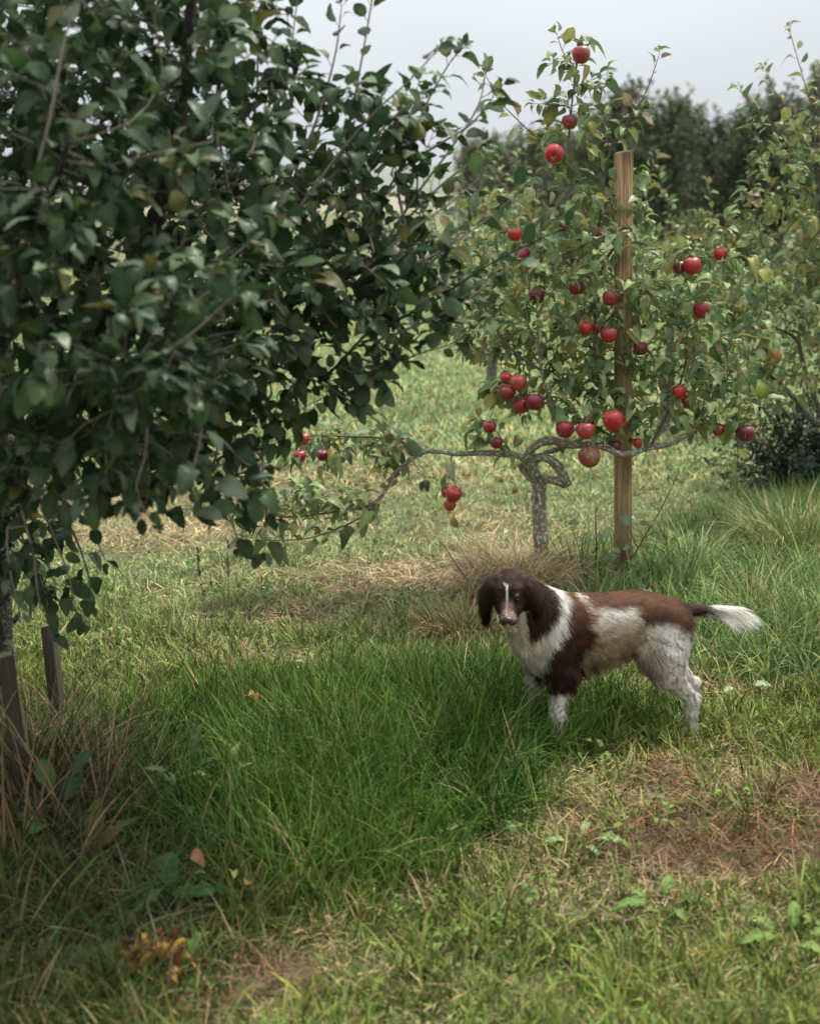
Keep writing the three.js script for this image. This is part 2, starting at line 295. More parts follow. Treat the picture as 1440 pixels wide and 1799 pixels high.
{
  const g = stuffGroup('long_grass', 'deep green uncut grass beside the dog and under the big apple tree', 'grass'), B = new Blades();
  scatter(201, 2.6, 7, () => 1250, (x, z, r) => {
    const k = lushAt(x, z); if (r() > k * 1.25) return;
    const t = clamp(0.5 + 0.7 * fbm(x * 1.5, 1, z * 1.5) + 0.5 * (r() - 0.5)), v = 0.8 + 0.4 * r(), cl = N3(x * 2.4, 4, z * 2.4);
    B.tuft(x, z, r, { n: 11, rad: 0.035, h: 0.29 * (0.3 + 0.7 * k) * (0.75 + 0.4 * r()) * (1 + 0.45 * cl), w: r() < 0.1 ? 0.0085 : 0.0044, bend: 1.5 + 0.5 * cl, spread: 0.46, segs: 5, dry: r() < 0.08 ? 0.3 : 0.02, fan: 3.2, c: [lerp(0.03, 0.095, t) * v, lerp(0.085, 0.175, t) * v, lerp(0.012, 0.028, t) * v] });
  });
  B.build('grass_blades', M.grass, g);
}
{
  const g = stuffGroup('bank_grass', 'pale lush grass arching on the bank behind the dog', 'grass'), B = new Blades();
  scatter(202, 4.2, 10, (d) => 640 * Math.min(1, 6 / d), (x, z, r) => {
    const k = bankAt(x, z), cl = clamp(0.45 + 1.2 * N3(x * 2.6, 3, z * 2.6)); if (r() > k * 1.2 || r() > 0.4 + cl) return;
    const v = 0.8 + 0.4 * r(), t = r();
    B.tuft(x, z, r, { n: 11, rad: 0.05, h: 0.3 * (0.35 + 0.65 * k) * (0.55 + 0.4 * r() + 0.5 * cl), w: 0.0055, bend: 2.0, spread: 0.5, segs: 5, dry: 0.07, fan: 4.5, c: [lerp(0.11, 0.21, t) * v, lerp(0.215, 0.285, t) * v, lerp(0.055, 0.11, t) * v] });
  });
  B.build('grass_blades', M.grass, g);
}
{
  const g = stuffGroup('mown_grass', 'short mown orchard turf scattered with clippings', 'grass'), B = new Blades();
  scatter(203, 2.3, 9.2, (d) => 1150 * Math.min(1, Math.pow(4.6 / d, 1.6)), (x, z, r) => {
    const dr = dryness(x, z), we = weedAt(x, z), lu = Math.max(lushAt(x, z), bankAt(x, z)); if (r() < dr * 0.92 || r() < lu * 0.8) return;
    const t = clamp(0.5 + 0.5 * fbm(x * 1.1, 6, z * 1.1) + 0.7 * (r() - 0.5)), pale = sstep(4.6, 7, -z), cl = clamp(0.5 + 1.1 * N3(x * 4.2, 7, z * 4.2) + 0.5 * N3(x * 11, 3, z * 11)), v = 0.75 + 0.5 * r(), dk = (1 - 0.66 * we) * (r() < 0.3 ? 0.55 : 1);  // pale: cut grass is paler, with its sunlit brightness also painted in
    B.tuft(x, z, r, { n: 11, rad: 0.045, h: (0.035 + 0.085 * cl) * (1 - 0.5 * pale) * (1 + 0.8 * we) * (r() < 0.06 ? 2 : 1), w: r() < 0.12 ? 0.0095 : 0.0048, bend: 1.7, spread: 0.75, segs: -z < 5.5 ? 3 : 2, dry: 0.1 + 0.25 * dr, fan: 5, c: [lerp(lerp(0.1, 0.19, t), 0.315, pale) * v * dk, lerp(lerp(0.16, 0.25, t), 0.415, pale) * v * dk, lerp(lerp(0.03, 0.055, t), 0.185, pale) * v * dk] });  // dk darkens the weedy corner, painting in the shadow of the tree
  });
  B.build('turf', M.grass, g);
  const far = scatter(204, 8.6, 36, (d) => 42 * Math.min(1, 9 / d), (x, z, r) => {
    const dr = -z < 16 ? dryness(x, z) : 0.1; if (r() < dr * 0.6) return null;
    const v = 0.8 + 0.4 * r(), t = r(), s = 0.7 + 0.7 * r();
    return { m: put(x, z, s * (1 + -z * 0.02), s, r, 0.1), c: lin(lerp(0.22, 0.28, t) * v, lerp(0.32, 0.36, t) * v, 0.145 * v) };
  });
  grow(g, 'turf', farGeos, M.grass, far, 4);
}
{
  const g = stuffGroup('cut_grass', 'dry brown cut grass lying in patches on the turf', 'cut grass'), B = new Blades();
  scatter(205, 2.4, 14, (d) => 620 * Math.min(1, Math.pow(5 / d, 1.7)), (x, z, r) => {
    const dr = dryness(x, z), lu = Math.max(lushAt(x, z), bankAt(x, z)); if (r() > lerp(0.12, 0.09, sstep(4.8, 6, -z)) + dr * lerp(1.2, 0.95, sstep(4.8, 6, -z)) || r() < lu * 0.95) return;
    const red = clamp(sstep(0.6, 1.0, dr) * (z > -4.4 ? 1 : 0.3)), v = (0.5 + 0.75 * r()) * (r() < 0.12 ? 1.7 : 1), f = -z > 6 ? 1.6 : 1;
    B.tuft(x, z, r, { n: 9, rad: 0.06 * f, h: (0.035 + 0.055 * r()) * f * (1 + 0.9 * red), w: 0.0026 * f * (1 + 0.25 * red), bend: 0.9 + red, lay: 1.0 - 0.25 * red, spread: 0.6, segs: 4, dry: 0, lift: 0.012 + 0.035 * dr, fan: 6.28, c: [lerp(0.36, 0.125, red) * v, lerp(0.288, 0.068, red) * v, lerp(0.155, 0.034, red) * v] });
  });
  B.build('clippings', M.straw, g);
}
{
  const g = stuffGroup('ground_weeds', 'low broad leaved weeds growing through the turf', 'weeds');
  const list = scatter(206, 2.3, 9, (d) => 45 * Math.min(1, Math.pow(4 / d, 2)), (x, z, r) => {
    const dr = dryness(x, z), lu = Math.max(lushAt(x, z), bankAt(x, z)); if (r() < dr * 0.8 || r() < lu * 0.9 || r() > 0.5 + 1.1 * N3(x * 1.7, 12, z * 1.7)) return null;
    const v = 0.8 + 0.4 * r(), t = r(), s = 0.7 + 0.7 * r();
    return { m: put(x, z, s, s * (0.8 + 0.8 * r()), r, 0.4), c: lin(lerp(0.075, 0.13, t) * v, lerp(0.13, 0.175, t) * v, lerp(0.028, 0.045, t) * v) };
  });
  grow(g, 'weed_leaves', herbGeos, M.weed, list, 6);
}

// ---------------------------------------------------------------- trees
const P3 = (l) => l.map(([x, y, d]) => W(x, y, d));
function ell(px, py, rx, ry, d, rz, n) {   // points in an ellipsoid whose size was measured at distance d
  const c = W(px, py, d), s = d / FPX / cp * 0.985; return { c, r: V(rx * s, ry * s, rz), n };
}
class Skeleton {
  constructor(seed, step) { this.r = rng(seed); this.step = step; this.nodes = []; }
  nearest(p) { let b = -1, m = 1e9; this.nodes.forEach((n, i) => { const d = n.p.distanceToSquared(p); if (d < m) { m = d; b = i; } }); return b; }
  limb(pts, r0, r1, kind, from) {
    const len = pts.reduce((a, p, i) => i ? a + p.distanceTo(pts[i - 1]) : 0, 0), st = kind === 'shoot' ? 0.035 : this.step * 0.7, cs = curve(pts, Math.max(2, Math.round(len / st)));
    let par = this.nodes.length ? this.nearest(pts[0]) : -1; const first = this.nodes.length;
    if (par >= 0 && kind === 'shoot') { const q = this.nodes[par].p, gap = q.distanceTo(cs[0]); for (let k = 1; k * 0.05 < gap; k++) { this.nodes.push({ p: q.clone().lerp(cs[0], k * 0.05 / gap), par, fix: r0, kind: 'twigbase' }); par = this.nodes.length - 1; } }
    cs.forEach((p, i) => { if (i === 0 && par >= 0 && this.nodes[par].p.distanceTo(p) < 0.012) return; this.nodes.push({ p, par, fix: lerp(r0, r1, i / (cs.length - 1)), kind }); par = this.nodes.length - 1; });
    return first;
  }
  colonize(ells, infl, kill, iters = 70, lift = 0.12) {
    const A = []; for (const e of ells) for (let i = 0; i < e.n; i++) { const u = this.r() * 2 - 1, a = this.r() * 6.283, q = Math.cbrt(0.08 + 0.92 * this.r()), s = Math.sqrt(1 - u * u); A.push({ p: V(e.c.x + e.r.x * q * s * Math.cos(a), e.c.y + e.r.y * q * u, e.c.z + e.r.z * q * s * Math.sin(a)), n: -1, d: 1e9 }); }
    let from = 0;
    for (let it = 0; it < iters; it++) {
      const N = this.nodes.length;
      for (const a of A) { if (a.dead) continue; for (let i = from; i < N; i++) { const d = this.nodes[i].p.distanceTo(a.p); if (d < a.d) { a.d = d; a.n = i; } } if (a.d < kill) a.dead = true; }
      const pull = new Map(); let any = false, best = null;
      for (const a of A) if (!a.dead) { any = true; if (a.d < infl) { const v = pull.get(a.n) ?? V(0, 0, 0); v.add(a.p.clone().sub(this.nodes[a.n].p).normalize()); pull.set(a.n, v); } else if (!best || a.d < best.d) best = a; }
      if (!any) break;
      if (!pull.size && best) pull.set(best.n, best.p.clone().sub(this.nodes[best.n].p));
      from = N;
      for (const [i, v] of pull) { if ((this.nodes[i].grown ?? 0) > 5) continue; this.nodes[i].grown = (this.nodes[i].grown ?? 0) + 1; v.normalize().add(V(this.r() - 0.5, this.r() - 0.5 + lift, this.r() - 0.5).multiplyScalar(0.55)).normalize(); this.nodes.push({ p: this.nodes[i].p.clone().addScaledVector(v, this.step * (0.8 + 0.4 * this.r())), par: i, kind: 'grown' }); }
      if (this.nodes.length === N) break;
    }
  }
  finish(tip) {
    const n = this.nodes; n.forEach((x) => { x.ch = []; x.s = 0; }); n.forEach((x, i) => { if (x.par >= 0) n[x.par].ch.push(i); });
    for (let i = n.length - 1; i >= 0; i--) { const x = n[i]; if (!x.ch.length) x.s = Math.pow(tip, 2.5); x.rad = x.fix ?? Math.min(0.03, Math.pow(x.s, 1 / 2.5)); if (x.fix === undefined || true) { if (x.par >= 0) n[x.par].s += Math.pow(Math.min(x.rad, 0.02), 2.5); } }
    for (const x of n) if (x.par >= 0 && x.fix === undefined) x.rad = Math.min(x.rad, n[x.par].rad);
    return this;
  }
  chains() {   // follow the thickest child; every other child starts a chain of its own
    const n = this.nodes, out = [], stack = [[-1, 0]]; n.forEach((x, i) => { if (x.par < 0 && i) stack.push([-1, i]); });
    while (stack.length) {
      const [from, start] = stack.pop(), c = from >= 0 ? [from] : []; let i = start;
      for (;;) { c.push(i); const ch = n[i].ch; if (!ch.length) break; let b = ch[0]; for (const k of ch) if (n[k].rad > n[b].rad + 1e-9 || (n[k].kind === n[i].kind && n[b].kind !== n[i].kind && n[k].fix)) b = k; for (const k of ch) if (k !== b) stack.push([i, k]); i = b; }
      if (c.length > 1) out.push({ ids: c, from });
    }
    return out;
  }
}
const leafStats = [];
function makeTree({ name, label, category = 'apple tree', group, seed, base, sk, twigMat = M.twig, palette, leafSize, rate, rosette, leafR = 0.006, tipR = 0.0014, droop = 0.3, upness = 0.8, broad = 1, shapes = LEAVES, nLeafParts = 0, showFilter, sides = 8, shootRate = 0.9, barkMat = M.bark }) {
  const root = thing(name, label, category, base, group), r = rng(seed + 7), n = sk.finish(tipR).nodes, inv = base.clone().negate();
  const twigs = [], chains = sk.chains(); let nb = 0;
  for (const { ids, from } of chains) {
    const pts = ids.map((i) => n[i].p), rad = ids.map((i, k) => k === 0 && from >= 0 ? Math.min(n[ids[1]].rad * 1.15, n[i].rad) : n[i].rad), r0 = rad[Math.min(1, rad.length - 1)];
    if (n[ids[ids.length - 1]].kind !== 'stub') rad[rad.length - 1] *= 0.6;
    if (r0 > 0.0055 && nb < 140) {
      const big = r0 > 0.012; let q = pts, qr = rad;
      if (pts.length > 2) { const m = (pts.length - 1) * (big ? 4 : 2), c = new THREE.CatmullRomCurve3(pts, false, 'centripetal'); q = []; qr = []; for (let k = 0; k <= m; k++) { const t = k / m, f = t * (pts.length - 1), a = Math.min(pts.length - 2, Math.floor(f)); q.push(c.getPoint(t)); qr.push(lerp(rad[a], rad[a + 1], f - a) * (big ? 1 + 0.2 * N3(q[k].x * 16, q[k].y * 16, q[k].z * 16) + 0.12 * N3(q[k].x * 45, q[k].y * 45, q[k].z * 45) + 0.35 * Math.pow(Math.max(0, N3(q[k].x * 11 + 4, q[k].y * 11, q[k].z * 11)), 2) : 1)); } }
      mesh(nb === 0 ? 'trunk' : 'branch', tube(q, qr, big ? 12 : 7).translate(inv.x, inv.y, inv.z), r0 > 0.0075 ? barkMat : twigMat, root); nb++;
    } else twigs.push(tube(pts, rad, r0 > 0.003 ? 5 : 3, false).translate(inv.x, inv.y, inv.z));
  }
  if (twigs.length) mesh('twigs', mergeGeometries(twigs), twigMat, root, 'stuff');
  const L = []; let count = 0;
  const add = (p, tan, ang, size, spread, isShoot) => {
    const a = tan.clone().cross(Math.abs(tan.y) < 0.9 ? up3 : V(1, 0, 0)).normalize(), b = tan.clone().cross(a), out = a.multiplyScalar(Math.cos(ang)).add(b.multiplyScalar(Math.sin(ang)));
    const dir = out.clone().multiplyScalar(spread).addScaledVector(tan, isShoot ? 0.75 : 0.45).add(V(0, 0.15 - droop * 2 * r(), 0)).add(V(r() - 0.5, r() - 0.5, r() - 0.5).multiplyScalar(0.35)).normalize();
    const nrm = V(0, upness, 0).addScaledVector(out, dir.y < -0.5 ? 0.9 : 0.1).add(V(r() - 0.5, r() - 0.5, r() - 0.5).multiplyScalar(1.1)).normalize();
    const c = palette[Math.floor(Math.pow(r(), 1.0) * palette.length)], s = size * (0.5 + 0.72 * r());
    L.push({ p: p.clone().addScaledVector(dir, 0.33 * s), dir, nrm, s, wide: broad * (0.85 + 0.3 * r()), c: palette.indexOf(c), g: Math.floor(r() * LEAVES.length) });
  };
  n.forEach((x, i) => {
    if (x.par < 0 || x.rad > leafR || x.kind === 'twigbase' || x.bare) return;
    const tan = x.p.clone().sub(n[x.par].p).normalize();
    if (x.kind === 'shoot') { if (r() < shootRate) add(x.p, tan, count++ * 2.4 + r(), leafSize * (x.ch.length ? 1 : 0.7), 0.8, true); if (!x.ch.length) for (let k = 0; k < 3; k++) add(x.p, tan, k * 2.1 + r(), leafSize * 0.55, 0.5, true); return; }
    let k = Math.floor(rate + r()); while (k-- > 0) add(n[x.par].p.clone().lerp(x.p, r()), tan, count++ * 2.4 + r() * 0.8, leafSize, 0.95);
    if (!x.ch.length) for (let q = 0; q < rosette; q++) add(x.p, tan, q * 2.4 + r(), leafSize * (0.7 + 0.4 * r()), 0.7);
  });
  for (const e of L) { const px = toPx(e.p); e.px = px; e.app = px.x > -15 && px.x < PW + 15 && px.y > -15 && px.y < PH && (!showFilter || showFilter(px, e)) ? e.s / px.depth : 0; }
  L.sort((a, b) => b.app - a.app);
  const mats = leafMats(palette), rest = shapes.map(() => []);
  L.forEach((e, i) => {
    const m = orient(e.p.clone().add(inv), e.dir, e.nrm, e.s, e.wide);
    if (i < nLeafParts && e.app > 0) { const q = mesh('leaf', shapes[e.g], mats[e.c], root); q.matrixAutoUpdate = true; m.decompose(q.position, q.quaternion, q.scale); } else { const v = 0.88 + 0.24 * r(); rest[e.g].push({ m, c: palette[e.c].clone().multiplyScalar(v) }); }
  });
  rest.forEach((l, g) => l.length && instances('foliage', shapes[g], M.leaf, l, root));
  console.log(name, 'nodes', n.length, 'leaves', L.length, 'branches', nb);
  return root;
}
const mix = (list) => list.flatMap(([k, r, g, b]) => Array.from({ length: k }, () => lin(r, g, b)));
const DARK = [lin(0.026, 0.0567, 0.0204), lin(0.0208, 0.0473, 0.018), lin(0.039, 0.0756, 0.024), lin(0.0312, 0.0607, 0.0252), lin(0.0546, 0.0945, 0.0312), lin(0.0234, 0.0513, 0.0216), lin(0.0455, 0.0756, 0.036), lin(0.0286, 0.0594, 0.0192), lin(0.0234, 0.05, 0.0228), lin(0.091, 0.142, 0.072), lin(0.0715, 0.115, 0.048), lin(0.0299, 0.0554, 0.024), lin(0.026, 0.0567, 0.0216), lin(0.0468, 0.081, 0.0276), lin(0.111, 0.159, 0.09), lin(0.026, 0.0513, 0.0192), lin(0.0364, 0.0648, 0.024), lin(0.065, 0.108, 0.036), lin(0.0975, 0.0945, 0.024), lin(0.12, 0.155, 0.095), lin(0.1, 0.14, 0.085), lin(0.09, 0.13, 0.06)];  // paler entries stand in for leaves catching light, and for pale undersides
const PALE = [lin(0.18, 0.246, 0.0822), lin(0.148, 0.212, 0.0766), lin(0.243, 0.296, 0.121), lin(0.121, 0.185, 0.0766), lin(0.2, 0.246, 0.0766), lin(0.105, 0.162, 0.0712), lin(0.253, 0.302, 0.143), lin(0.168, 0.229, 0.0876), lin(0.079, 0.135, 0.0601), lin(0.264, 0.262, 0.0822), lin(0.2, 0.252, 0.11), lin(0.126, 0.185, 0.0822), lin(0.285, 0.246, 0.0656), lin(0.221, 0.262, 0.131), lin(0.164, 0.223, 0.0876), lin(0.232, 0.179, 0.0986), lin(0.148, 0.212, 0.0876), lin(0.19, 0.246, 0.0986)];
const FARP = [lin(0.1, 0.13, 0.07), lin(0.12, 0.145, 0.075), lin(0.085, 0.115, 0.065), lin(0.14, 0.16, 0.09), lin(0.11, 0.14, 0.08), lin(0.16, 0.15, 0.07)];

// --- the big dark tree that leans in from the left
const bigBase = V(W(10, 1330, 4.15).x, 0, -4.15);
{
  const sk = new Skeleton(31, 0.07);
  sk.limb([V(bigBase.x, -0.02, -4.15), V(bigBase.x - 0.01, 0.3, -4.15), V(bigBase.x + 0.01, 0.65, -4.14), W(16, 850, 4.12), W(20, 780, 4.1)], 0.064, 0.05, 'trunk');
  for (const [l, a, b] of [
    [[[18, 820, 4.11], [120, 650, 3.85], [230, 480, 3.55], [300, 300, 3.4], [330, 60, 3.4], [350, -150, 3.4]], 0.032, 0.008],
    [[[18, 800, 4.1], [120, 720, 3.95], [280, 640, 3.8], [450, 560, 3.75], [620, 480, 3.75], [740, 420, 3.75]], 0.03, 0.006],
    [[[20, 780, 4.1], [0, 500, 4.1], [60, 200, 4.0], [120, -150, 3.9], [100, -400, 3.9]], 0.034, 0.008],
    [[[20, 790, 4.1], [-150, 650, 4.0], [-400, 480, 3.9], [-700, 300, 3.8]], 0.03, 0.008],
    [[[120, 700, 3.9], [190, 690, 3.4], [250, 640, 2.95], [300, 580, 2.85]], 0.014, 0.005],
    [[[60, 650, 4.0], [40, 500, 3.5], [80, 380, 3.0], [120, 250, 2.9]], 0.016, 0.005],
    [[[420, 575, 3.76], [500, 620, 3.72], [600, 690, 3.7]], 0.01, 0.004]]) sk.limb(P3(l), a, b, 'limb');
  sk.colonize([ell(150, 430, 400, 410, 3.35, 0.62, 2300), ell(570, 490, 265, 175, 3.72, 0.38, 1300), ell(600, 240, 190, 120, 3.7, 0.3, 200), ell(420, 120, 130, 150, 3.6, 0.35, 160), ell(190, 60, 250, 230, 3.4, 0.5, 900), ell(190, 830, 185, 80, 3.25, 0.3, 420), ell(-520, 250, 520, 560, 3.9, 0.9, 900), ell(600, 660, 110, 70, 3.7, 0.2, 110), ell(80, 1000, 70, 70, 3.85, 0.14, 40), ell(640, 330, 110, 90, 3.8, 0.25, 90), ell(150, 560, 330, 260, 2.95, 0.3, 620), ell(270, 660, 330, 190, 3.75, 0.35, 900), ell(330, 830, 170, 80, 3.25, 0.25, 260), ell(200, 250, 280, 300, 3.9, 0.35, 500), ell(440, 430, 290, 200, 4.0, 0.25, 700)], 0.5, 0.1, 80);
  for (const l of [
    [[440, 520, 3.6], [470, 400, 3.58], [490, 230, 3.56], [508, 110, 3.55], [530, -60, 3.54]],
    [[560, 420, 3.7], [590, 320, 3.7], [625, 160, 3.7], [650, 20, 3.7], [655, -10, 3.7]],
    [[500, 400, 3.5], [580, 290, 3.5], [650, 205, 3.5], [720, 140, 3.5], [775, 80, 3.5]],
    [[640, 400, 3.8], [700, 300, 3.8], [745, 190, 3.82], [790, 110, 3.84], [810, 85, 3.84]],
    [[680, 420, 3.8], [740, 330, 3.82], [800, 250, 3.86], [842, 180, 3.88], [852, 130, 3.9]],
    [[620, 520, 3.7], [720, 470, 3.7], [800, 420, 3.72], [842, 330, 3.74], [856, 250, 3.75]],
    [[660, 600, 3.7], [740, 568, 3.72], [830, 520, 3.74], [890, 470, 3.75], [950, 400, 3.76], [1000, 325, 3.76]],
    [[640, 590, 3.62], [760, 530, 3.6], [850, 470, 3.6], [930, 428, 3.62], [990, 400, 3.62]],
    [[700, 520, 3.85], [780, 440, 3.88], [850, 390, 3.9], [930, 320, 3.9]],
    [[480, 640, 3.65], [561, 672, 3.62], [628, 714, 3.6], [690, 765, 3.58], [745, 838, 3.56]],
    [[600, 620, 3.7], [680, 640, 3.7], [740, 620, 3.7], [800, 600, 3.72], [835, 570, 3.72]],
    [[330, 620, 3.0], [355, 700, 2.9], [352, 770, 2.85], [335, 840, 2.8]],
    [[260, 720, 3.1], [255, 800, 3.0], [240, 860, 2.95], [268, 920, 2.92]],
    [[250, 640, 2.85], [320, 600, 2.78], [380, 548, 2.74], [410, 520, 2.72]],
    [[400, 330, 3.4], [380, 180, 3.4], [400, 60, 3.4], [430, -40, 3.4]],
    [[330, 400, 3.3], [300, 260, 3.2], [285, 120, 3.2], [270, 20, 3.2]],
    [[40, 900, 3.65], [60, 980, 3.6], [70, 1060, 3.6], [95, 1110, 3.62]],
    [[10, 930, 3.6], [20, 1010, 3.55], [35, 1075, 3.55]],
    [[100, 880, 3.9], [140, 960, 3.9], [160, 1040, 3.92], [150, 1090, 3.92]],
    [[60, 850, 3.7], [90, 930, 3.75], [120, 1010, 3.78], [135, 1075, 3.8]],
    [[30, 900, 3.9], [50, 980, 3.9], [75, 1030, 3.9]],
    [[130, 850, 3.6], [160, 920, 3.62], [185, 985, 3.64]],
    [[440, 780, 3.4], [460, 840, 3.4], [470, 900, 3.4], [465, 965, 3.4]],
    [[360, 860, 3.5], [400, 900, 3.5], [420, 960, 3.5]],
    [[60, 320, 2.9], [90, 200, 2.85], [110, 90, 2.85], [140, -30, 2.85]],
    [[520, 300, 3.65], [560, 200, 3.65], [590, 90, 3.66], [600, 10, 3.66]],
    [[430, 300, 3.6], [450, 180, 3.6], [455, 60, 3.6], [470, -30, 3.6]],
    [[600, 380, 3.75], [660, 280, 3.75], [700, 200, 3.76], [735, 150, 3.77]],
    [[560, 330, 3.6], [640, 260, 3.58], [710, 190, 3.56], [770, 160, 3.56]],
    [[700, 400, 3.8], [770, 330, 3.82], [820, 290, 3.84], [850, 270, 3.85]],
    [[640, 470, 3.6], [730, 400, 3.58], [800, 350, 3.57], [845, 310, 3.57]],
    [[700, 300, 3.75], [760, 260, 3.72], [830, 215, 3.7], [880, 150, 3.7]]]) sk.limb(P3(l), 0.0042, 0.0014, 'shoot');
  makeTree({ name: 'apple_tree', label: 'large dark leafy apple tree leaning in over the long grass, cut by the picture edge', seed: 31, base: bigBase, sk, twigMat: M.paleTwig, palette: DARK, leafSize: 0.06, rate: 3.9, rosette: 9, leafR: 0.0045, nLeafParts: 300, droop: 0.18, upness: 0.75, broad: 1.08, shapes: OVAL, barkMat: M.barkShaded });
}

// --- the small tree with red apples beside the stake
const YS = 0.957, smallBase = V(W(955, 1000, 6.5 * YS).x, 0, -6.5 * YS);
const smallSk = new Skeleton(57, 0.055);
{
  const sk = smallSk, T = 6.5 * YS, P3y = (l) => l.map(([x, y, d]) => W(x, y, d * YS)), elly = (a, b, c, d, e, f, n) => ell(a, b, c, d, e * YS, f, n);
  sk.limb([V(smallBase.x + 0.004, -0.03, smallBase.z), W(951, 965, T), W(947, 900, T), W(946, 846, T)], 0.037, 0.031, 'trunk');
  for (const [l, a, b, k] of [
    [[[946, 850, 6.5], [936, 824, 6.46], [927, 802, 6.43], [939, 784, 6.4], [962, 774, 6.38], [1000, 781, 6.36], [1040, 783, 6.34], [1064, 786, 6.32], [1085, 797, 6.31], [1110, 797, 6.31], [1132, 788, 6.33], [1180, 778, 6.36], [1220, 755, 6.4]], 0.023, 0.011, 'limb'],
    [[[929, 812, 6.45], [915, 803, 6.43], [895, 798, 6.41], [860, 796, 6.38], [800, 797, 6.34], [748, 793, 6.31], [716, 812, 6.28], [690, 835, 6.26]], 0.0165, 0.009, 'limb'],
    [[[690, 835, 6.26], [672, 870, 6.24], [645, 890, 6.23], [600, 896, 6.22], [560, 903, 6.2], [500, 908, 6.2], [440, 892, 6.2], [390, 885, 6.2]], 0.008, 0.004, 'limb'],
    [[[748, 794, 6.31], [690, 772, 6.4], [620, 767, 6.45], [550, 765, 6.5]], 0.0075, 0.0035, 'limb'],
    [[[665, 878, 6.24], [640, 905, 6.22], [590, 930, 6.2], [540, 946, 6.2], [440, 950, 6.2]], 0.004, 0.002, 'limb'],
    [[[950, 842, 6.5], [968, 843, 6.46], [984, 847, 6.43], [994, 852, 6.42]], 0.02, 0.0165, 'stub'],
    [[[938, 806, 6.44], [951, 803, 6.42], [968, 809, 6.41], [981, 822, 6.41], [989, 836, 6.41], [995, 851, 6.42]], 0.0185, 0.022, 'stub'],
    [[[946, 850, 6.5], [932, 838, 6.5], [921, 827, 6.5], [912, 815, 6.5]], 0.021, 0.015, 'stub'],
    [[[940, 812, 6.5], [958, 796, 6.52], [985, 787, 6.54], [1015, 775, 6.56], [1040, 742, 6.6], [1058, 695, 6.62], [1046, 645, 6.64], [1044, 570, 6.62], [1046, 490, 6.6], [1047, 430, 6.6], [1022, 360, 6.6], [998, 292, 6.6], [1002, 205, 6.6], [1011, 125, 6.6], [1020, 72, 6.6]], 0.014, 0.0028, 'leader'],
    [[[998, 781, 6.36], [985, 745, 6.36], [966, 704, 6.38], [950, 652, 6.4], [945, 610, 6.42], [925, 560, 6.45], [930, 500, 6.45]], 0.01, 0.0035, 'limb'],
    [[[1047, 430, 6.6], [1060, 330, 6.62], [1072, 262, 6.62], [1092, 228, 6.62], [1120, 190, 6.64]], 0.006, 0.003, 'limb'],
    [[[1046, 500, 6.6], [1075, 440, 6.55], [1110, 425, 6.5], [1160, 437, 6.48], [1225, 452, 6.46], [1290, 447, 6.45], [1335, 462, 6.44]], 0.0075, 0.003, 'limb'],
    [[[1044, 590, 6.62], [1080, 548, 6.55], [1115, 520, 6.5], [1160, 540, 6.48], [1215, 546, 6.46]], 0.006, 0.003, 'limb'],
    [[[1056, 690, 6.62], [1040, 655, 6.66], [1052, 648, 6.66], [1072, 672, 6.62], [1090, 690, 6.6]], 0.012, 0.008, 'limb'],
    [[[1140, 786, 6.34], [1165, 740, 6.36], [1192, 680, 6.4], [1205, 612, 6.42], [1185, 555, 6.44]], 0.007, 0.003, 'limb'],
    [[[1215, 757, 6.4], [1245, 710, 6.42], [1266, 660, 6.45], [1284, 600, 6.5]], 0.009, 0.004, 'limb'],
    [[[1230, 735, 6.4], [1275, 748, 6.38], [1330, 735, 6.36]], 0.005, 0.003, 'limb'],
    [[[950, 650, 6.4], [900, 615, 6.38], [870, 575, 6.38], [840, 520, 6.4]], 0.006, 0.003, 'limb'],
    [[[900, 797, 6.41], [880, 770, 6.38], [862, 745, 6.36]], 0.004, 0.002, 'limb'],
    [[[958, 700, 6.4], [920, 700, 6.36], [893, 680, 6.34]], 0.0045, 0.002, 'limb']]) sk.limb(P3y(l), a, b, k);
  sk.colonize([elly(1000, 210, 62, 110, 6.6, 0.12, 60), elly(880, 500, 120, 170, 6.6, 0.3, 250), elly(1030, 500, 130, 180, 6.55, 0.34, 300), elly(1190, 570, 120, 150, 6.5, 0.34, 260), elly(1030, 690, 120, 70, 6.4, 0.22, 130), elly(1200, 690, 115, 85, 6.42, 0.25, 170), elly(895, 690, 50, 55, 6.4, 0.16, 45), elly(862, 765, 28, 35, 6.36, 0.1, 18), elly(1290, 690, 60, 80, 6.42, 0.2, 45), elly(560, 790, 75, 40, 6.48, 0.14, 50), elly(520, 890, 160, 50, 6.2, 0.16, 130), elly(690, 800, 50, 50, 6.3, 0.12, 26), elly(1100, 340, 60, 60, 6.62, 0.15, 40), elly(1250, 440, 70, 40, 6.46, 0.15, 40)], 0.4, 0.075, 60, 0.3);
  for (const l of [
    [[1105, 208, 6.63], [1130, 170, 6.64], [1146, 130, 6.64], [1158, 92, 6.64]],
    [[1000, 285, 6.6], [955, 252, 6.58], [905, 207, 6.56], [873, 172, 6.56], [850, 125, 6.56]],
    [[1072, 270, 6.62], [1060, 215, 6.64], [1047, 160, 6.65]],
    [[1004, 190, 6.6], [985, 185, 6.58], [940, 182, 6.56]],
    [[1012, 120, 6.6], [990, 95, 6.6], [978, 60, 6.6]],
    [[1005, 160, 6.6], [1040, 140, 6.6], [1064, 130, 6.6]],
    [[1235, 740, 6.4], [1290, 640, 6.44], [1340, 560, 6.46]],
    [[793, 797, 6.34], [790, 825, 6.28], [786, 850, 6.27]],
    [[1290, 745, 6.36], [1296, 800, 6.34], [1294, 830, 6.34]],
    [[860, 570, 6.4], [845, 500, 6.4], [850, 430, 6.4]]]) sk.limb(P3y(l), 0.0035, 0.0014, 'shoot');
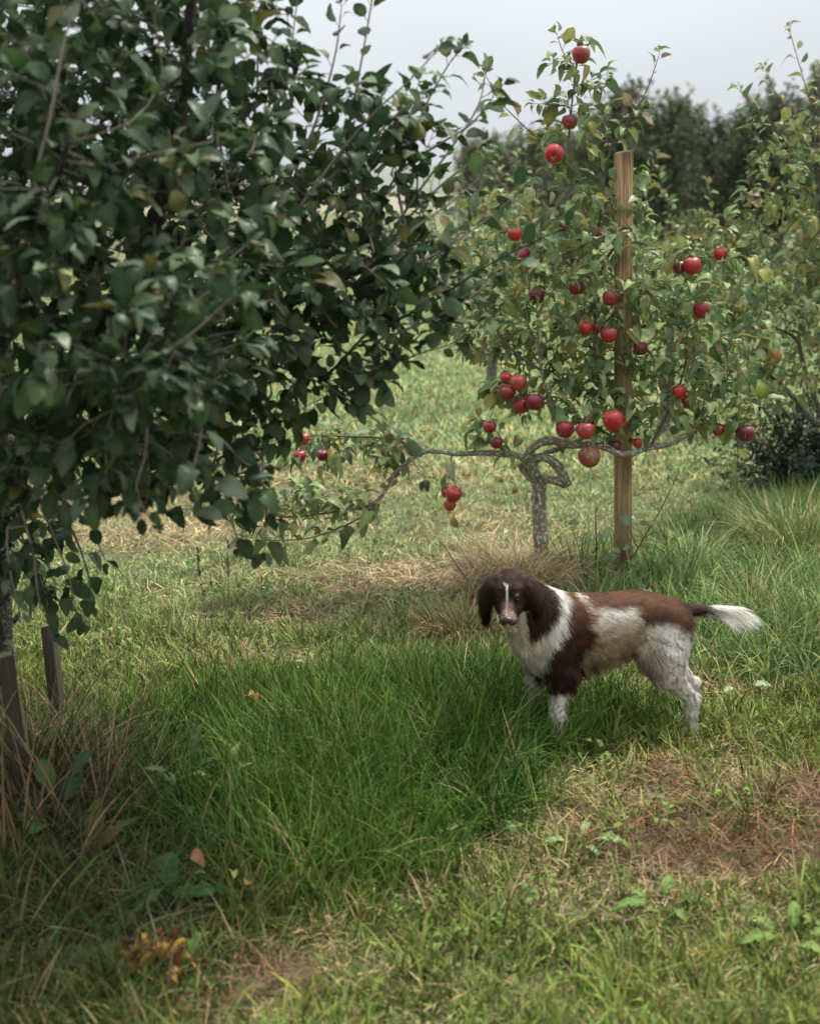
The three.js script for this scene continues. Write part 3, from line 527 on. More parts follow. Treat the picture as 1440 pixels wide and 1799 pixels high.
  makeTree({ name: 'young_apple_tree', label: 'small crooked apple tree full of red apples beside the wooden stake', seed: 57, base: smallBase, sk, palette: PALE, leafSize: 0.076, rate: 1.5, rosette: 6, barkMat: M.barkPale, leafR: 0.0045, nLeafParts: 300, droop: 0.32, upness: 0.9, showFilter: (px) => px.x > 840 && px.y < 840 });
}

// --- the tree with pale apples at the right edge
const rightBase = V(W(1505, 900, 7.9).x, 0, -7.9), rightSk = new Skeleton(71, 0.07);
{
  const sk = rightSk, B = rightBase;
  sk.limb([V(B.x, -0.02, B.z), V(B.x - 0.02, 0.4, B.z), W(1490, 760, 7.85)], 0.05, 0.04, 'trunk');
  for (const [l, a, b] of [
    [[[1490, 760, 7.85], [1430, 740, 7.7], [1385, 690, 7.6], [1345, 655, 7.55], [1300, 620, 7.5]], 0.022, 0.006],
    [[[1450, 750, 7.75], [1410, 640, 7.7], [1400, 600, 7.65], [1370, 580, 7.6], [1320, 575, 7.6]], 0.014, 0.005],
    [[[1490, 760, 7.85], [1480, 560, 7.8], [1440, 360, 7.8], [1425, 200, 7.8]], 0.025, 0.006],
    [[[1490, 760, 7.85], [1560, 600, 7.9], [1620, 400, 7.9]], 0.025, 0.006]]) sk.limb(P3(l), a, b, 'limb');
  sk.colonize([ell(1400, 380, 110, 170, 7.8, 0.4, 300), ell(1380, 580, 110, 120, 7.6, 0.35, 300), ell(1520, 450, 130, 250, 7.9, 0.5, 260), ell(1360, 680, 80, 50, 7.55, 0.25, 70)], 0.5, 0.1, 60, 0.4);
  for (const l of [
    [[1440, 250, 7.8], [1425, 190, 7.8], [1402, 110, 7.8], [1385, 50, 7.8]],
    [[1420, 290, 7.75], [1390, 205, 7.75], [1360, 160, 7.75], [1342, 118, 7.75]],
    [[1400, 280, 7.7], [1360, 225, 7.7], [1325, 190, 7.7], [1295, 155, 7.7]],
    [[1340, 440, 7.7], [1325, 360, 7.7], [1318, 290, 7.7]],
    [[1440, 330, 7.85], [1437, 200, 7.85], [1440, 120, 7.85]],
    [[1370, 430, 7.7], [1350, 330, 7.7], [1330, 250, 7.7], [1322, 215, 7.7]],
    [[1380, 580, 7.6], [1376, 500, 7.6], [1365, 420, 7.6]]]) sk.limb(P3(l), 0.004, 0.0016, 'shoot');
  makeTree({ name: 'apple_tree', label: 'loose branched apple tree with greenish yellow apples at the right edge', seed: 71, base: rightBase, sk, palette: PALE, leafSize: 0.072, rate: 2.6, rosette: 5, leafR: 0.005, nLeafParts: 220, droop: 0.25, upness: 0.85 });
}

// --- two trees half hidden behind the small one
for (const [px, d, seed, label, shoots, ells] of [
  [1170, 10.5, 83, 'mid distance apple tree with upright silvery shoots just behind the stake top', [[1150, 480, 1135, 350, 1150, 270], [1180, 480, 1175, 370, 1155, 300], [1200, 500, 1190, 430, 1165, 340], [1240, 520, 1228, 420, 1230, 375], [1270, 540, 1255, 470, 1235, 400], [1120, 480, 1110, 400, 1118, 330], [1210, 470, 1250, 400, 1242, 320]], [[1180, 520, 110, 70, 0.5, 260], [1150, 450, 60, 40, 0.3, 60], [1330, 520, 90, 50, 0.4, 110]]],
  [860, 12, 89, 'mid distance apple tree partly hidden between the dark tree and the red apples', [[840, 420, 850, 330, 846, 260], [900, 430, 905, 330, 912, 270], [870, 420, 880, 320, 872, 265], [800, 430, 810, 330, 800, 270], [930, 430, 940, 350, 935, 300], [760, 430, 755, 350, 762, 300]], [[860, 470, 110, 100, 0.6, 220], [850, 370, 90, 60, 0.4, 120]]]]) {
  const sk = new Skeleton(seed, 0.1), base = V(W(px, 600, d).x, 0, -d);
  sk.limb([V(base.x, -0.02, -d), V(base.x + 0.03, 0.5, -d), W(px + 5, 560, d), W(px, 500, d)], 0.05, 0.02, 'trunk');
  sk.colonize(ells.map(([x, y, rx, ry, rz, n]) => ell(x, y, rx, ry, d, rz, n)), 0.8, 0.14, 50, 0.5);
  for (const [a, b, c, e, f, g] of shoots) sk.limb(P3([[a, b, d], [c, e, d], [f, g, d]]), 0.005, 0.002, 'shoot');
  makeTree({ name: 'apple_tree', label, seed, base, sk, palette: PALE, leafSize: 0.08, rate: 2.6, rosette: 5, leafR: 0.008, droop: 0.1, upness: 0.7, nLeafParts: 0, shootRate: 1 });
}

// --- orchard rows far behind: trunk, limbs and a crown of leaf clumps on rising branches
function farCrown(h, rad, seed, leaf, nb, per) {
  const r = rng(seed), pos = [], col = [], idx = [], limbs = [];
  for (let b = 0; b < nb; b++) {
    const y0 = h * (0.12 + 0.6 * Math.pow(r(), 0.9)), a = r() * 6.283, top = b < nb * 0.2, len = top ? h * (0.3 + 0.15 * r()) : rad * (0.55 + 0.6 * r()) * (1.15 - 0.55 * y0 / h), el = top ? 1.2 + 0.3 * r() : 0.35 + 0.6 * r();
    const p0 = V(top ? 0.25 * rad * (r() - 0.5) : 0, top ? h * 0.62 : y0, top ? 0.25 * rad * (r() - 0.5) : 0), dir = V(Math.cos(a) * Math.cos(el), Math.sin(el), Math.sin(a) * Math.cos(el)), p1 = p0.clone().addScaledVector(dir, len).add(V(0, top ? 0 : 0.25 * len, 0)), pm = p0.clone().addScaledVector(dir, len * 0.5);
    limbs.push(tube([p0, pm, p1], [0.025, 0.014, 0.004], 4, false));
    for (let k = 0; k < per; k++) {
      const t = 0.15 + 0.85 * r(), c = p0.clone().lerp(pm, Math.min(1, t * 2)).lerp(p1, Math.max(0, t * 2 - 1)), s = (top ? 0.11 : 0.24) * (0.4 + r()) * (1.1 - 0.5 * t);
      c.add(V((r() + r() - 1) * s * 1.6, (r() + r() - 1) * s * 1.6, (r() + r() - 1) * s * 1.6));
      const d = V(r() - 0.5, r() - 0.6, r() - 0.5).normalize(), w = V(r() - 0.5, r() - 0.5, r() - 0.5).cross(d).normalize(), L = leaf * (0.6 + 0.7 * r()), q = pos.length / 3, v = 0.75 + 0.5 * r(), y = r() < 0.12 ? 1.4 : 1;
      const e = c.clone().addScaledVector(d, L), m = c.clone().addScaledVector(d, L * 0.5), nn = d.clone().cross(w).multiplyScalar(L * 0.12);
      pos.push(c.x, c.y, c.z, m.x + w.x * L * 0.3 + nn.x, m.y + w.y * L * 0.3 + nn.y, m.z + w.z * L * 0.3 + nn.z, e.x, e.y, e.z, m.x - w.x * L * 0.3 + nn.x, m.y - w.y * L * 0.3 + nn.y, m.z - w.z * L * 0.3 + nn.z);
      for (let k2 = 0; k2 < 4; k2++) col.push(v * y, v, v * 0.9); idx.push(q, q + 1, q + 2, q, q + 2, q + 3);
    }
  }
  return [geoFrom(pos, idx, col), mergeGeometries(limbs)];
}
{
  const kinds = [1, 2, 3].map((k) => farCrown(4.25, 1.25, 300 + k, 0.13, 80, 85)), mats = [lin(0.066, 0.092, 0.05), lin(0.09, 0.115, 0.066), lin(0.14, 0.16, 0.105), lin(0.15, 0.185, 0.08)].map((c) => { const m = M.leaf.clone(); m.color.copy(c); return m; });  // lighter tones have the distance haze painted into the leaves
  const trunk = tube([V(0, -0.05, 0), V(0.04, 1.2, 0), V(0, 2.6, 0.03), V(0, 3.2, 0)], [0.09, 0.075, 0.05, 0.02], 8);
  const list = [   // photo x, distance, scale, shape, tone, what sets it apart
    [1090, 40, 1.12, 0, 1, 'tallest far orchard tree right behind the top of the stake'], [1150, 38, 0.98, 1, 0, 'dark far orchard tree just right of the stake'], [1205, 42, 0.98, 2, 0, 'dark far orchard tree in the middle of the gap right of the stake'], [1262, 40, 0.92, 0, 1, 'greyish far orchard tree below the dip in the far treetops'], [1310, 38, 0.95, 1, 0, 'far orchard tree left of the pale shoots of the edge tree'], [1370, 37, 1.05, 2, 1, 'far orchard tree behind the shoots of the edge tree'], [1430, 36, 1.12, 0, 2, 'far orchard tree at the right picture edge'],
    [1040, 46, 1.0, 1, 2, 'haze tinted far orchard tree behind the upper red apples'], [985, 50, 1.0, 2, 2, 'haze tinted far orchard tree left of the tallest apple shoot'], [930, 52, 0.98, 0, 2, 'pale far orchard tree between the two apple trees'], [880, 50, 0.92, 1, 2, 'pale far orchard tree beside the tips of the dark tree'], [830, 54, 0.95, 2, 2, 'pale far orchard tree behind the right tips of the dark tree'],
    [1500, 36, 1.1, 1, 1, 'far orchard tree beyond the right picture edge'], [1180, 52, 1.25, 0, 2, 'haze tinted orchard tree of the second far row behind the dark ones'], [1335, 52, 1.25, 1, 2, 'haze tinted orchard tree of the second far row near the edge tree'],
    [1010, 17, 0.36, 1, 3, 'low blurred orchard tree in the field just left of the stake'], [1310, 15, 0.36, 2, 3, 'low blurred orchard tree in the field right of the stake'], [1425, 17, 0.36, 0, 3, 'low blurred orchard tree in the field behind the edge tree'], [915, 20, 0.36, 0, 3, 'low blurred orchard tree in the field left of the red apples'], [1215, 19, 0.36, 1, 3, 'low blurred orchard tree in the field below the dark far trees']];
  const proto = kinds.map((k, i) => null);
  list.forEach(([px, d, s, k, t, label], i) => {
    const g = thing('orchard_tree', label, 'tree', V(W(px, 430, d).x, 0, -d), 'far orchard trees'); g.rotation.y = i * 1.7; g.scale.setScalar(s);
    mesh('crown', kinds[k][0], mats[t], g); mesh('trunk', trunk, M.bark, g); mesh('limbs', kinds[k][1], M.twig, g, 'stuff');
  });
}
// --- dark evergreen shrub low at the right edge
{
  const r = rng(91), base = V(W(1425, 860, 8.3).x, 0, -8.3), g = thing('shrub', 'dark evergreen shrub under the edge tree, above the dry tussock', 'shrub', base), list = LEAVES.map(() => []), stems = [];
  for (let b = 0; b < 95; b++) {
    const a = r() * 6.283, el = 0.25 + 1.2 * r(), len = 0.45 + 0.4 * r(), p0 = V(0.12 * (r() - 0.5), 0, 0.12 * (r() - 0.5)), d = V(Math.cos(a) * Math.cos(el), Math.sin(el), Math.sin(a) * Math.cos(el)), p1 = p0.clone().addScaledVector(d, len * 0.6), p2 = p1.clone().addScaledVector(d, len * 0.5).add(V(0, -0.1 * len, 0));
    stems.push(tube([p0, p1, p2], [0.007, 0.004, 0.0015], 4, false));
    for (let k = 0; k < 38; k++) { const t = 0.2 + 0.8 * r(), c = p0.clone().lerp(p2, t).add(V(r() - 0.5, r() - 0.5, r() - 0.5).multiplyScalar(0.09)); const v = 0.7 + 0.6 * r(); list[k % 6].push({ m: orient(c, V(r() - 0.5 + d.x, r() - 0.3, r() - 0.5 + d.z), V(r() - 0.5, 1, r() - 0.5), 0.05 * (0.6 + 0.6 * r())), c: lin(0.02 * v, 0.04 * v, 0.017 * v) }); }
  }
  mesh('stems', mergeGeometries(stems), M.twig, g, 'stuff'); list.forEach((l, i) => instances('foliage', LEAVES[i], M.leaf, l, g));
}

// ---------------------------------------------------------------- the dog
const smin = (a, b, k) => { const h = Math.max(k - Math.abs(a - b), 0) / k; return Math.min(a, b) - h * h * k * 0.25; };
function capsule(p, a, b, ra, rb, sz = 1) {   // tapered; sz > 1 flattens it across z
  const dx = b[0] - a[0], dy = b[1] - a[1], dz = (b[2] - a[2]) * sz, px = p[0] - a[0], py = p[1] - a[1], pz = (p[2] - a[2]) * sz;
  const t = clamp((px * dx + py * dy + pz * dz) / (dx * dx + dy * dy + dz * dz + 1e-9));
  return Math.hypot(px - dx * t, py - dy * t, pz - dz * t) - lerp(ra, rb, t);
}
function ellipsoid(p, c, r) { const x = (p[0] - c[0]) / r[0], y = (p[1] - c[1]) / r[1], z = (p[2] - c[2]) / r[2], k = Math.hypot(x, y, z), g = Math.hypot(x / r[0], y / r[1], z / r[2]); return g < 1e-9 ? -Math.min(...r) : k * (k - 1) / g; }
function meshField(fn, c, half, n) {   // a closed surface where fn is zero, with its own normals
  const mc = new MarchingCubes(n, new THREE.MeshBasicMaterial(), false, false, 260000); mc.isolation = 0;
  const hs = n / 2, p = [0, 0, 0];
  for (let z = 0; z < n; z++) for (let y = 0; y < n; y++) for (let x = 0; x < n; x++) { p[0] = c[0] + (x - hs) / hs * half; p[1] = c[1] + (y - hs) / hs * half; p[2] = c[2] + (z - hs) / hs * half; mc.field[x + y * n + z * n * n] = -fn(p); }
  mc.update();
  const m = mc.count, pos = new Float32Array(m * 3), nor = new Float32Array(m * 3), e = 0.002;
  for (let i = 0; i < m; i++) {
    const q = [0, 1, 2].map((k) => c[k] + mc.positionArray[i * 3 + k] * half), g = [0, 1, 2].map((k) => { const a = [...q], b = [...q]; a[k] += e; b[k] -= e; return fn(a) - fn(b); }), l = Math.hypot(...g) || 1;
    for (let k = 0; k < 3; k++) { pos[i * 3 + k] = q[k]; nor[i * 3 + k] = g[k] / l; }
  }
  const geo = new THREE.BufferGeometry(); geo.setAttribute('position', new THREE.BufferAttribute(pos, 3)); geo.setAttribute('normal', new THREE.BufferAttribute(nor, 3)); return geo;
}
{
  const YAW = 18 * Math.PI / 180, base = G(1051, 1304); base.y = 0;
  const dog = thing('dog', 'brown and white spaniel standing in the long grass, looking towards the viewer', 'dog', base);
  dog.rotation.y = Math.PI + YAW; dog.scale.y = 0.93;
  // head frame in the dog's axes: x across (to the dog's left is -z side), y up, z where it looks
  const headAt = [0.336, 0.583, -0.052], HS = 0.84;
  const toLocal = (v) => v.applyAxisAngle(up3, -(Math.PI + YAW));
  const hz = toLocal(V(-0.13, -0.40, 0.9)).normalize(), hx = up3.clone().cross(hz).normalize().applyAxisAngle(hz, 0.06), hy = hz.clone().cross(hx);
  const toHead = (p) => { const x = p[0] - headAt[0], y = p[1] - headAt[1], z = p[2] - headAt[2]; return [(x * hx.x + y * hx.y + z * hx.z) / HS, (x * hy.x + y * hy.y + z * hy.z) / HS, (x * hz.x + y * hz.y + z * hz.z) / HS]; };
  const fromHead = (q) => [0, 1, 2].map((k) => headAt[k] + HS * (q[0] * hx.getComponent(k) + q[1] * hy.getComponent(k) + q[2] * hz.getComponent(k)));
  const nape = fromHead([0, 0.0, -0.05]);
  const B = (p) => {
    let d = capsule(p, [0.175, 0.408, 0], [0.02, 0.416, 0], 0.123, 0.108, 1.4);
    d = smin(d, capsule(p, [0.03, 0.418, 0], [-0.13, 0.437, 0], 0.106, 0.082, 1.25), 0.05);
    d = smin(d, capsule(p, [-0.1, 0.434, 0], [-0.22, 0.41, 0], 0.087, 0.07, 1.05), 0.05);
    d = smin(d, capsule(p, [0.208, 0.405, 0], [0.188, 0.345, 0], 0.072, 0.058, 1.1), 0.055);        // chest front
    d = smin(d, capsule(p, [0.17, 0.452, 0], nape, 0.092, 0.05), 0.07);                              // neck
    d = smin(d, capsule(p, [0.225, 0.43, -0.01], fromHead([0, -0.05, -0.02]), 0.066, 0.036), 0.06);     // throat
    for (const s of [-1, 1]) {
      const z = 0.07 * s, f = s > 0 ? 0.02 : 0;
      d = smin(d, capsule(p, [0.195, 0.4, z * 0.75], [0.172, 0.3, z], 0.064, 0.047, 1.2), 0.05);      // shoulder
      d = smin(d, capsule(p, [0.168 + f, 0.3, z], [0.182 + f, 0.145, z * 1.02], 0.04, 0.0235), 0.03);   // forearm
      d = smin(d, capsule(p, [0.178 + f, 0.145, z * 1.02], [0.172 + f, 0.05, z * 1.02], 0.024, 0.0195), 0.015);
      d = smin(d, capsule(p, [0.17 + f, 0.03, z * 1.02], [0.198 + f, 0.02, z * 1.02], 0.025, 0.02), 0.02);
      for (const t of [-1.5, -0.5, 0.5, 1.5]) d = smin(d, capsule(p, [0.192 + f, 0.018, z * 1.02 + t * 0.011], [0.217 + f, 0.011, z * 1.02 + t * 0.0125], 0.0115, 0.009), 0.006);
      const b = s > 0 ? -0.075 : 0;                                                                      // hind leg
      d = smin(d, capsule(p, [-0.19, 0.41, z * 0.62], [-0.17 + b * 0.4, 0.335, z * 0.9], 0.082, 0.066, 1.15), 0.05);
      d = smin(d, capsule(p, [-0.225, 0.39, z * 0.62], [-0.21 + b * 0.5, 0.31, z * 0.9], 0.062, 0.05, 1.15), 0.04);
      d = smin(d, capsule(p, [-0.172 + b * 0.5, 0.32, z * 0.98], [-0.2 + b, 0.245, z], 0.06, 0.043, 1.1), 0.04);
      d = smin(d, capsule(p, [-0.2 + b, 0.248, z], [-0.29 + b, 0.148, z], 0.043, 0.0215), 0.03);
      d = smin(d, capsule(p, [-0.294 + b, 0.143, z], [-0.303 + b, 0.152, z], 0.0215, 0.017), 0.015);      // hock
      d = smin(d, capsule(p, [-0.293 + b, 0.14, z], [-0.292 + b, 0.05, z], 0.02, 0.0185), 0.015);
      d = smin(d, capsule(p, [-0.293 + b, 0.03, z], [-0.262 + b, 0.02, z], 0.0235, 0.02), 0.018);
      for (const t of [-1.5, -0.5, 0.5, 1.5]) d = smin(d, capsule(p, [-0.269 + b, 0.017, z + t * 0.0105], [-0.246 + b, 0.011, z + t * 0.012], 0.011, 0.009), 0.006);
    }
    d = smin(d, capsule(p, [-0.245, 0.452, 0], [-0.31, 0.446, -0.006], 0.03, 0.02), 0.03);            // tail
    d = smin(d, capsule(p, [-0.31, 0.446, -0.006], [-0.46, 0.435, -0.012], 0.02, 0.009), 0.01);
    return d;
  };
  const H = (q) => {   // head, in its own frame
    const ax = Math.abs(q[0]), m = [ax, q[1], q[2]];
    let d = ellipsoid(q, [0, 0.008, -0.012], [0.055, 0.056, 0.068]);
    d = smin(d, capsule(m, [0.026, 0.028, 0.03], [0.03, 0.02, 0.046], 0.024, 0.015), 0.02);             // brow
    d = smin(d, capsule(m, [0.036, -0.022, 0.0], [0.026, -0.03, 0.06], 0.034, 0.024), 0.025);           // cheek
    d = smin(d, capsule(q, [0, -0.012, 0.045], [0, -0.026, 0.128], 0.036, 0.0245), 0.025);              // muzzle
    d = smin(d, capsule(m, [0.014, -0.04, 0.07], [0.0135, -0.042, 0.118], 0.0215, 0.019), 0.012);       // flews
    d = smin(d, capsule(q, [0, -0.052, 0.03], [0, -0.066, 0.103], 0.024, 0.0155), 0.01);                // lower jaw
    d = smin(d, capsule(q, [0, -0.02, -0.02], [0, -0.06, -0.06], 0.045, 0.05), 0.04);                   // towards the neck
    const mouth = ellipsoid(q, [0, -0.0575, 0.118], [0.026, 0.0038, 0.032]); d = Math.max(d, -mouth + 0.0);
    const sock = Math.hypot(ax - 0.0315, q[1] - 0.012, q[2] - 0.056) - 0.0105; d = Math.max(d, -sock);
    const lid = Math.hypot(ax - 0.0315, q[1] - 0.0125, q[2] - 0.0505) - 0.0138; d = smin(d, Math.max(lid, -(Math.abs(q[1] - 0.011) - 0.0058)), 0.004);
    const E = (a, b, ra, rb) => { const f = 2.0, pp = [m[0] * f, m[1], m[2]]; return capsule(pp, [a[0] * f, a[1], a[2]], [b[0] * f, b[1], b[2]], ra, rb) / 1.5; };   // ears hang flat beside the cheeks
    let e = E([0.04, 0.036, -0.02], [0.068, 0.014, -0.014], 0.026, 0.036);
    e = smin(e, E([0.068, 0.014, -0.014], [0.089, -0.03, -0.004], 0.036, 0.043), 0.02);
    e = smin(e, E([0.089, -0.03, -0.004], [0.092, -0.07, 0.0], 0.043, 0.036), 0.02);
    e = smin(e, E([0.092, -0.07, 0.0], [0.09, -0.09, 0.002], 0.036, 0.022), 0.015);
    return smin(d, e, 0.024);
  };
  const bodyGeo = meshField(B, [-0.02, 0.32, 0], 0.5, 132), headGeo = meshField(H, [0, -0.02, 0.01], 0.19, 116);
  const hm = new THREE.Matrix4().makeBasis(hx.clone().multiplyScalar(HS), hy.clone().multiplyScalar(HS), hz.clone().multiplyScalar(HS)).setPosition(...headAt); headGeo.applyMatrix4(hm);
  // coat: liver saddle, back and head, white elsewhere with ticking, cream underneath
  const SAD = [[0.15, 0.56], [0.185, 0.46], [0.238, 0.375], [0.245, 0.31], [0.21, 0.24], [0.15, 0.25], [0.11, 0.345], [0.06, 0.39], [0.075, 0.44], [0.09, 0.56]], BACK = [[0.1, 0.6], [0.075, 0.505], [-0.005, 0.5], [-0.07, 0.49], [-0.08, 0.43], [-0.15, 0.445], [-0.2, 0.435], [-0.24, 0.4], [-0.29, 0.4], [-0.32, 0.6]];
  const poly2 = (P, x, y, soft) => { const e = edge(P, x, y); return inside(P, x, y) ? clamp(0.5 + e / soft) : clamp(0.5 - e / soft); };
  const mixc = (a, b, t) => [lerp(a[0], b[0], t), lerp(a[1], b[1], t), lerp(a[2], b[2], t)];
  const LIVER = [0.015, 0.0085, 0.0065], RUST = [0.085, 0.032, 0.012], WHITE = [0.68, 0.64, 0.59], CREAM = [0.36, 0.27, 0.17];
  function coat(p) {
    const h = toHead(p), inHead = Math.hypot(h[0] * 0.8, h[1] + 0.03, h[2] - 0.01) < 0.142 && (h[2] > -0.09 || Math.abs(h[0]) > 0.062) && h[1] > -0.16 && !(h[1] < -0.068 && Math.abs(h[0]) < 0.055);
    if (inHead) {
      let c = mixc(LIVER, [0.03, 0.014, 0.011], clamp(0.5 + N3(h[0] * 40, h[1] * 40, h[2] * 40)));
      if (h[1] > 0.03 && Math.abs(h[0]) > 0.02) c = mixc(c, [0.04, 0.018, 0.014], 0.6);
      const ax = Math.abs(h[0] + 0.003);
      if (h[2] > 0.06 && Math.abs(h[0]) < 0.06) c = mixc(c, [0.1, 0.055, 0.043], sstep(0.06, 0.085, h[2]) * (1 - sstep(0.012, 0.032, ax)) * 0.9);
      const fre = clamp(0.5 + 1.4 * N3(h[0] * 190, h[1] * 190, h[2] * 190));
      if (h[2] > 0.1) c = mixc(c, mixc([0.27, 0.2, 0.165], [0.08, 0.042, 0.035], fre), sstep(0.1, 0.118, h[2]) * (1 - sstep(-0.024, -0.036, h[1]) * 0.85));
      const bl = (1 - sstep(0.0015, 0.0045, ax)) * sstep(0.015, 0.03, h[2]) * (1 - sstep(0.06, 0.08, h[2]) * 0.75) * (h[1] > -0.03 ? 1 : 0); c = mixc(c, WHITE, bl * 0.9);
      const br = Math.hypot(h[0] - 0.032, h[1] - 0.033) < 0.006 ? 0.4 : 0; c = mixc(c, [0.25, 0.15, 0.12], br);
      if (h[1] < -0.04 && ax < 0.034 && h[2] > 0.03) c = mixc(c, [0.04, 0.02, 0.017], 0.75);
      return c;
    }
    const [x, y, z] = p, wx = x + 0.016 * N3(x * 20, y * 20, z * 20) + 0.013 * N3(x * 55, y * 40, z * 55), wy = y + 0.012 * N3(x * 20 + 9, y * 20, z * 20);
    let c = mixc(WHITE, [0.56, 0.49, 0.4], clamp(0.4 + 0.8 * N3(x * 14, y * 14, z * 14)));
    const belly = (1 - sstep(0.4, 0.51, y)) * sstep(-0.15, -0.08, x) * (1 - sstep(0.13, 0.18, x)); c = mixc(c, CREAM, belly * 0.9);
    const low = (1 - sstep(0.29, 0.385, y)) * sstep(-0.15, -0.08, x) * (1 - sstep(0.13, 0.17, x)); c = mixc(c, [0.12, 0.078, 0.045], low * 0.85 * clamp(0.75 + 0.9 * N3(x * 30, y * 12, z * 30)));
    const gin = sstep(0.15, 0.45, N3(x * 17 + 3, y * 17, z * 9)) * sstep(-0.12, -0.07, x) * (1 - sstep(0.08, 0.11, x)) * sstep(0.38, 0.44, y); c = mixc(c, [0.2, 0.085, 0.035], gin * 0.65);
    const thr = sstep(0.2, 0.25, x) * (1 - sstep(0.5, 0.55, y)) * sstep(0.36, 0.42, y); c = mixc(c, [0.42, 0.32, 0.19], thr * 0.55);
    const tick = Math.max(sstep(0.3, 0.42, N3(x * 60, y * 45, z * 60 + 4)), sstep(0.2, 0.32, N3(x * 120, y * 85, z * 120 + 9)) * 0.85) * (y < 0.41 ? 1 : 0.35) * (x < -0.1 || y < 0.3 ? 1 : 0.25); c = mixc(c, [0.07, 0.04, 0.035], tick * 0.8);
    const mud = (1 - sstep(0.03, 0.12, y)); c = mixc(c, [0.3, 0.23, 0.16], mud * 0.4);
    const s = poly2(SAD, wx, wy, 0.02), b = poly2(BACK, wx, wy, 0.022);
    const brown = mixc(mixc([0.024, 0.012, 0.008], LIVER, sstep(0.42, 0.34, y)), RUST, clamp(0.25 + 0.9 * N3(x * 12, y * 30, z * 12) + 0.6 * sstep(0.4, 0.5, y)) * (x > 0.13 ? 0.55 : 0.85));
    if (x < -0.255 && y > 0.415) return mixc(mixc([0.03, 0.015, 0.011], RUST, 0.1), WHITE, sstep(-0.35, -0.385, x + 0.02 * N3(x * 60, y * 60, z * 60)));
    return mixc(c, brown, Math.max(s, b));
  }
  const skin = mergeGeometries([bodyGeo, headGeo]);
  { const P = skin.attributes.position, col = new Float32Array(P.count * 3); for (let i = 0; i < P.count; i++) { const c = coat([P.getX(i), P.getY(i), P.getZ(i)]); col.set(c, i * 3); } skin.setAttribute('color', new THREE.BufferAttribute(col, 3)); }
  const body = mesh('body', skin, new THREE.MeshPhysicalMaterial({ vertexColors: true, roughness: 0.85, specularIntensity: 0.25 }), dog);
  // fur: fine hairs lying along the coat
  const r = rng(404), pos = [], col = [], idx = [], nor = [];
  const hair = (p, n, flow, len, lift, w, c, wave = 0) => {
    const b0 = pos.length / 3, t = flow.clone().addScaledVector(n, -flow.dot(n)).normalize(), d = t.clone().addScaledVector(n, lift).normalize(), side = d.clone().cross(n).normalize(), S = len > 0.02 ? 4 : 2, q = p.clone().addScaledVector(n, -0.0015), k = (0.55 + 0.85 * r()) * (1 + 0.55 * N3(p.x * 38 + p.y * 20, p.y * 60, p.z * 38)), ph = r() * 6.28;
    for (let i = 0; i <= S; i++) {
      const f = i / S, ww = w * (1 - 0.85 * f) * 0.5, a = wave * Math.sin(f * 7 + ph) * f;
      pos.push(q.x + side.x * (a - ww), q.y + side.y * (a - ww), q.z + side.z * (a - ww), q.x + side.x * (a + ww), q.y + side.y * (a + ww), q.z + side.z * (a + ww));
      for (let u = 0; u < 2; u++) { col.push(c[0] * k, c[1] * k, c[2] * k); nor.push(n.x, n.y, n.z); }
      if (i) { const o = b0 + i * 2; idx.push(o - 2, o - 1, o, o - 1, o + 1, o); }
      d.addScaledVector(t, 0.25 * lift).add(V(0, -0.12 * len / 0.03 / S * 2, 0).multiplyScalar(len > 0.02 ? 1 : 0.3)).normalize(); q.addScaledVector(d, len / S);
    }
  };
  const P = skin.attributes.position, Nn = skin.attributes.normal, tri = P.count / 3, cum = new Float64Array(tri); let area = 0; const a = V(), b = V(), c3 = V();
  for (let i = 0; i < tri; i++) { a.fromBufferAttribute(P, i * 3); b.fromBufferAttribute(P, i * 3 + 1); c3.fromBufferAttribute(P, i * 3 + 2); area += b.sub(a).cross(c3.sub(a)).length() / 2; cum[i] = area; }
  const HAIRS = 80000;
  for (let k = 0; k < HAIRS; k++) {
    const x = r() * area; let lo = 0, hi = tri - 1; while (lo < hi) { const m = lo + hi >> 1; if (cum[m] < x) lo = m + 1; else hi = m; }
    let u = r(), v = r(); if (u + v > 1) { u = 1 - u; v = 1 - v; }
    const p = V(), n = V(); [1 - u - v, u, v].forEach((w, j) => { p.addScaledVector(a.fromBufferAttribute(P, lo * 3 + j), w); n.addScaledVector(b.fromBufferAttribute(Nn, lo * 3 + j), w); }); n.normalize();
    const q = [p.x, p.y, p.z], h = toHead(q), isHead = Math.hypot(h[0] * 0.8, h[1] + 0.03, h[2] - 0.01) < 0.142 && (h[2] > -0.09 || Math.abs(h[0]) > 0.06) && h[1] > -0.17 && !(h[1] < -0.075 && Math.abs(h[0]) < 0.055);
    const cn = N3(p.x * 45, p.y * 45, p.z * 45), cn2 = N3(p.x * 45 + 7, p.y * 45 + 3, p.z * 45), j = isHead ? 0.003 : p.y < 0.3 || (p.x < -0.13 && p.y < 0.39) ? 0.003 : 0.018, c = coat([q[0] + j * (r() - 0.4), q[1] + j * 0.8 * (r() - 0.4), q[2]]);
    let flow, len, lift = 0.22, w = 0.0013, wave = 0;
    if (!isHead && p.x > -0.15 && p.x < 0.1 && p.y > 0.25 && p.y < 0.48 && c[0] > 0.15 && r() < 0.3 + 0.3 * sstep(0.44, 0.34, p.y)) { const k = 0.35 + 0.5 * r(); for (let i = 0; i < 3; i++) c[i] = lerp(c[i], [0.2, 0.115, 0.055][i], k); }
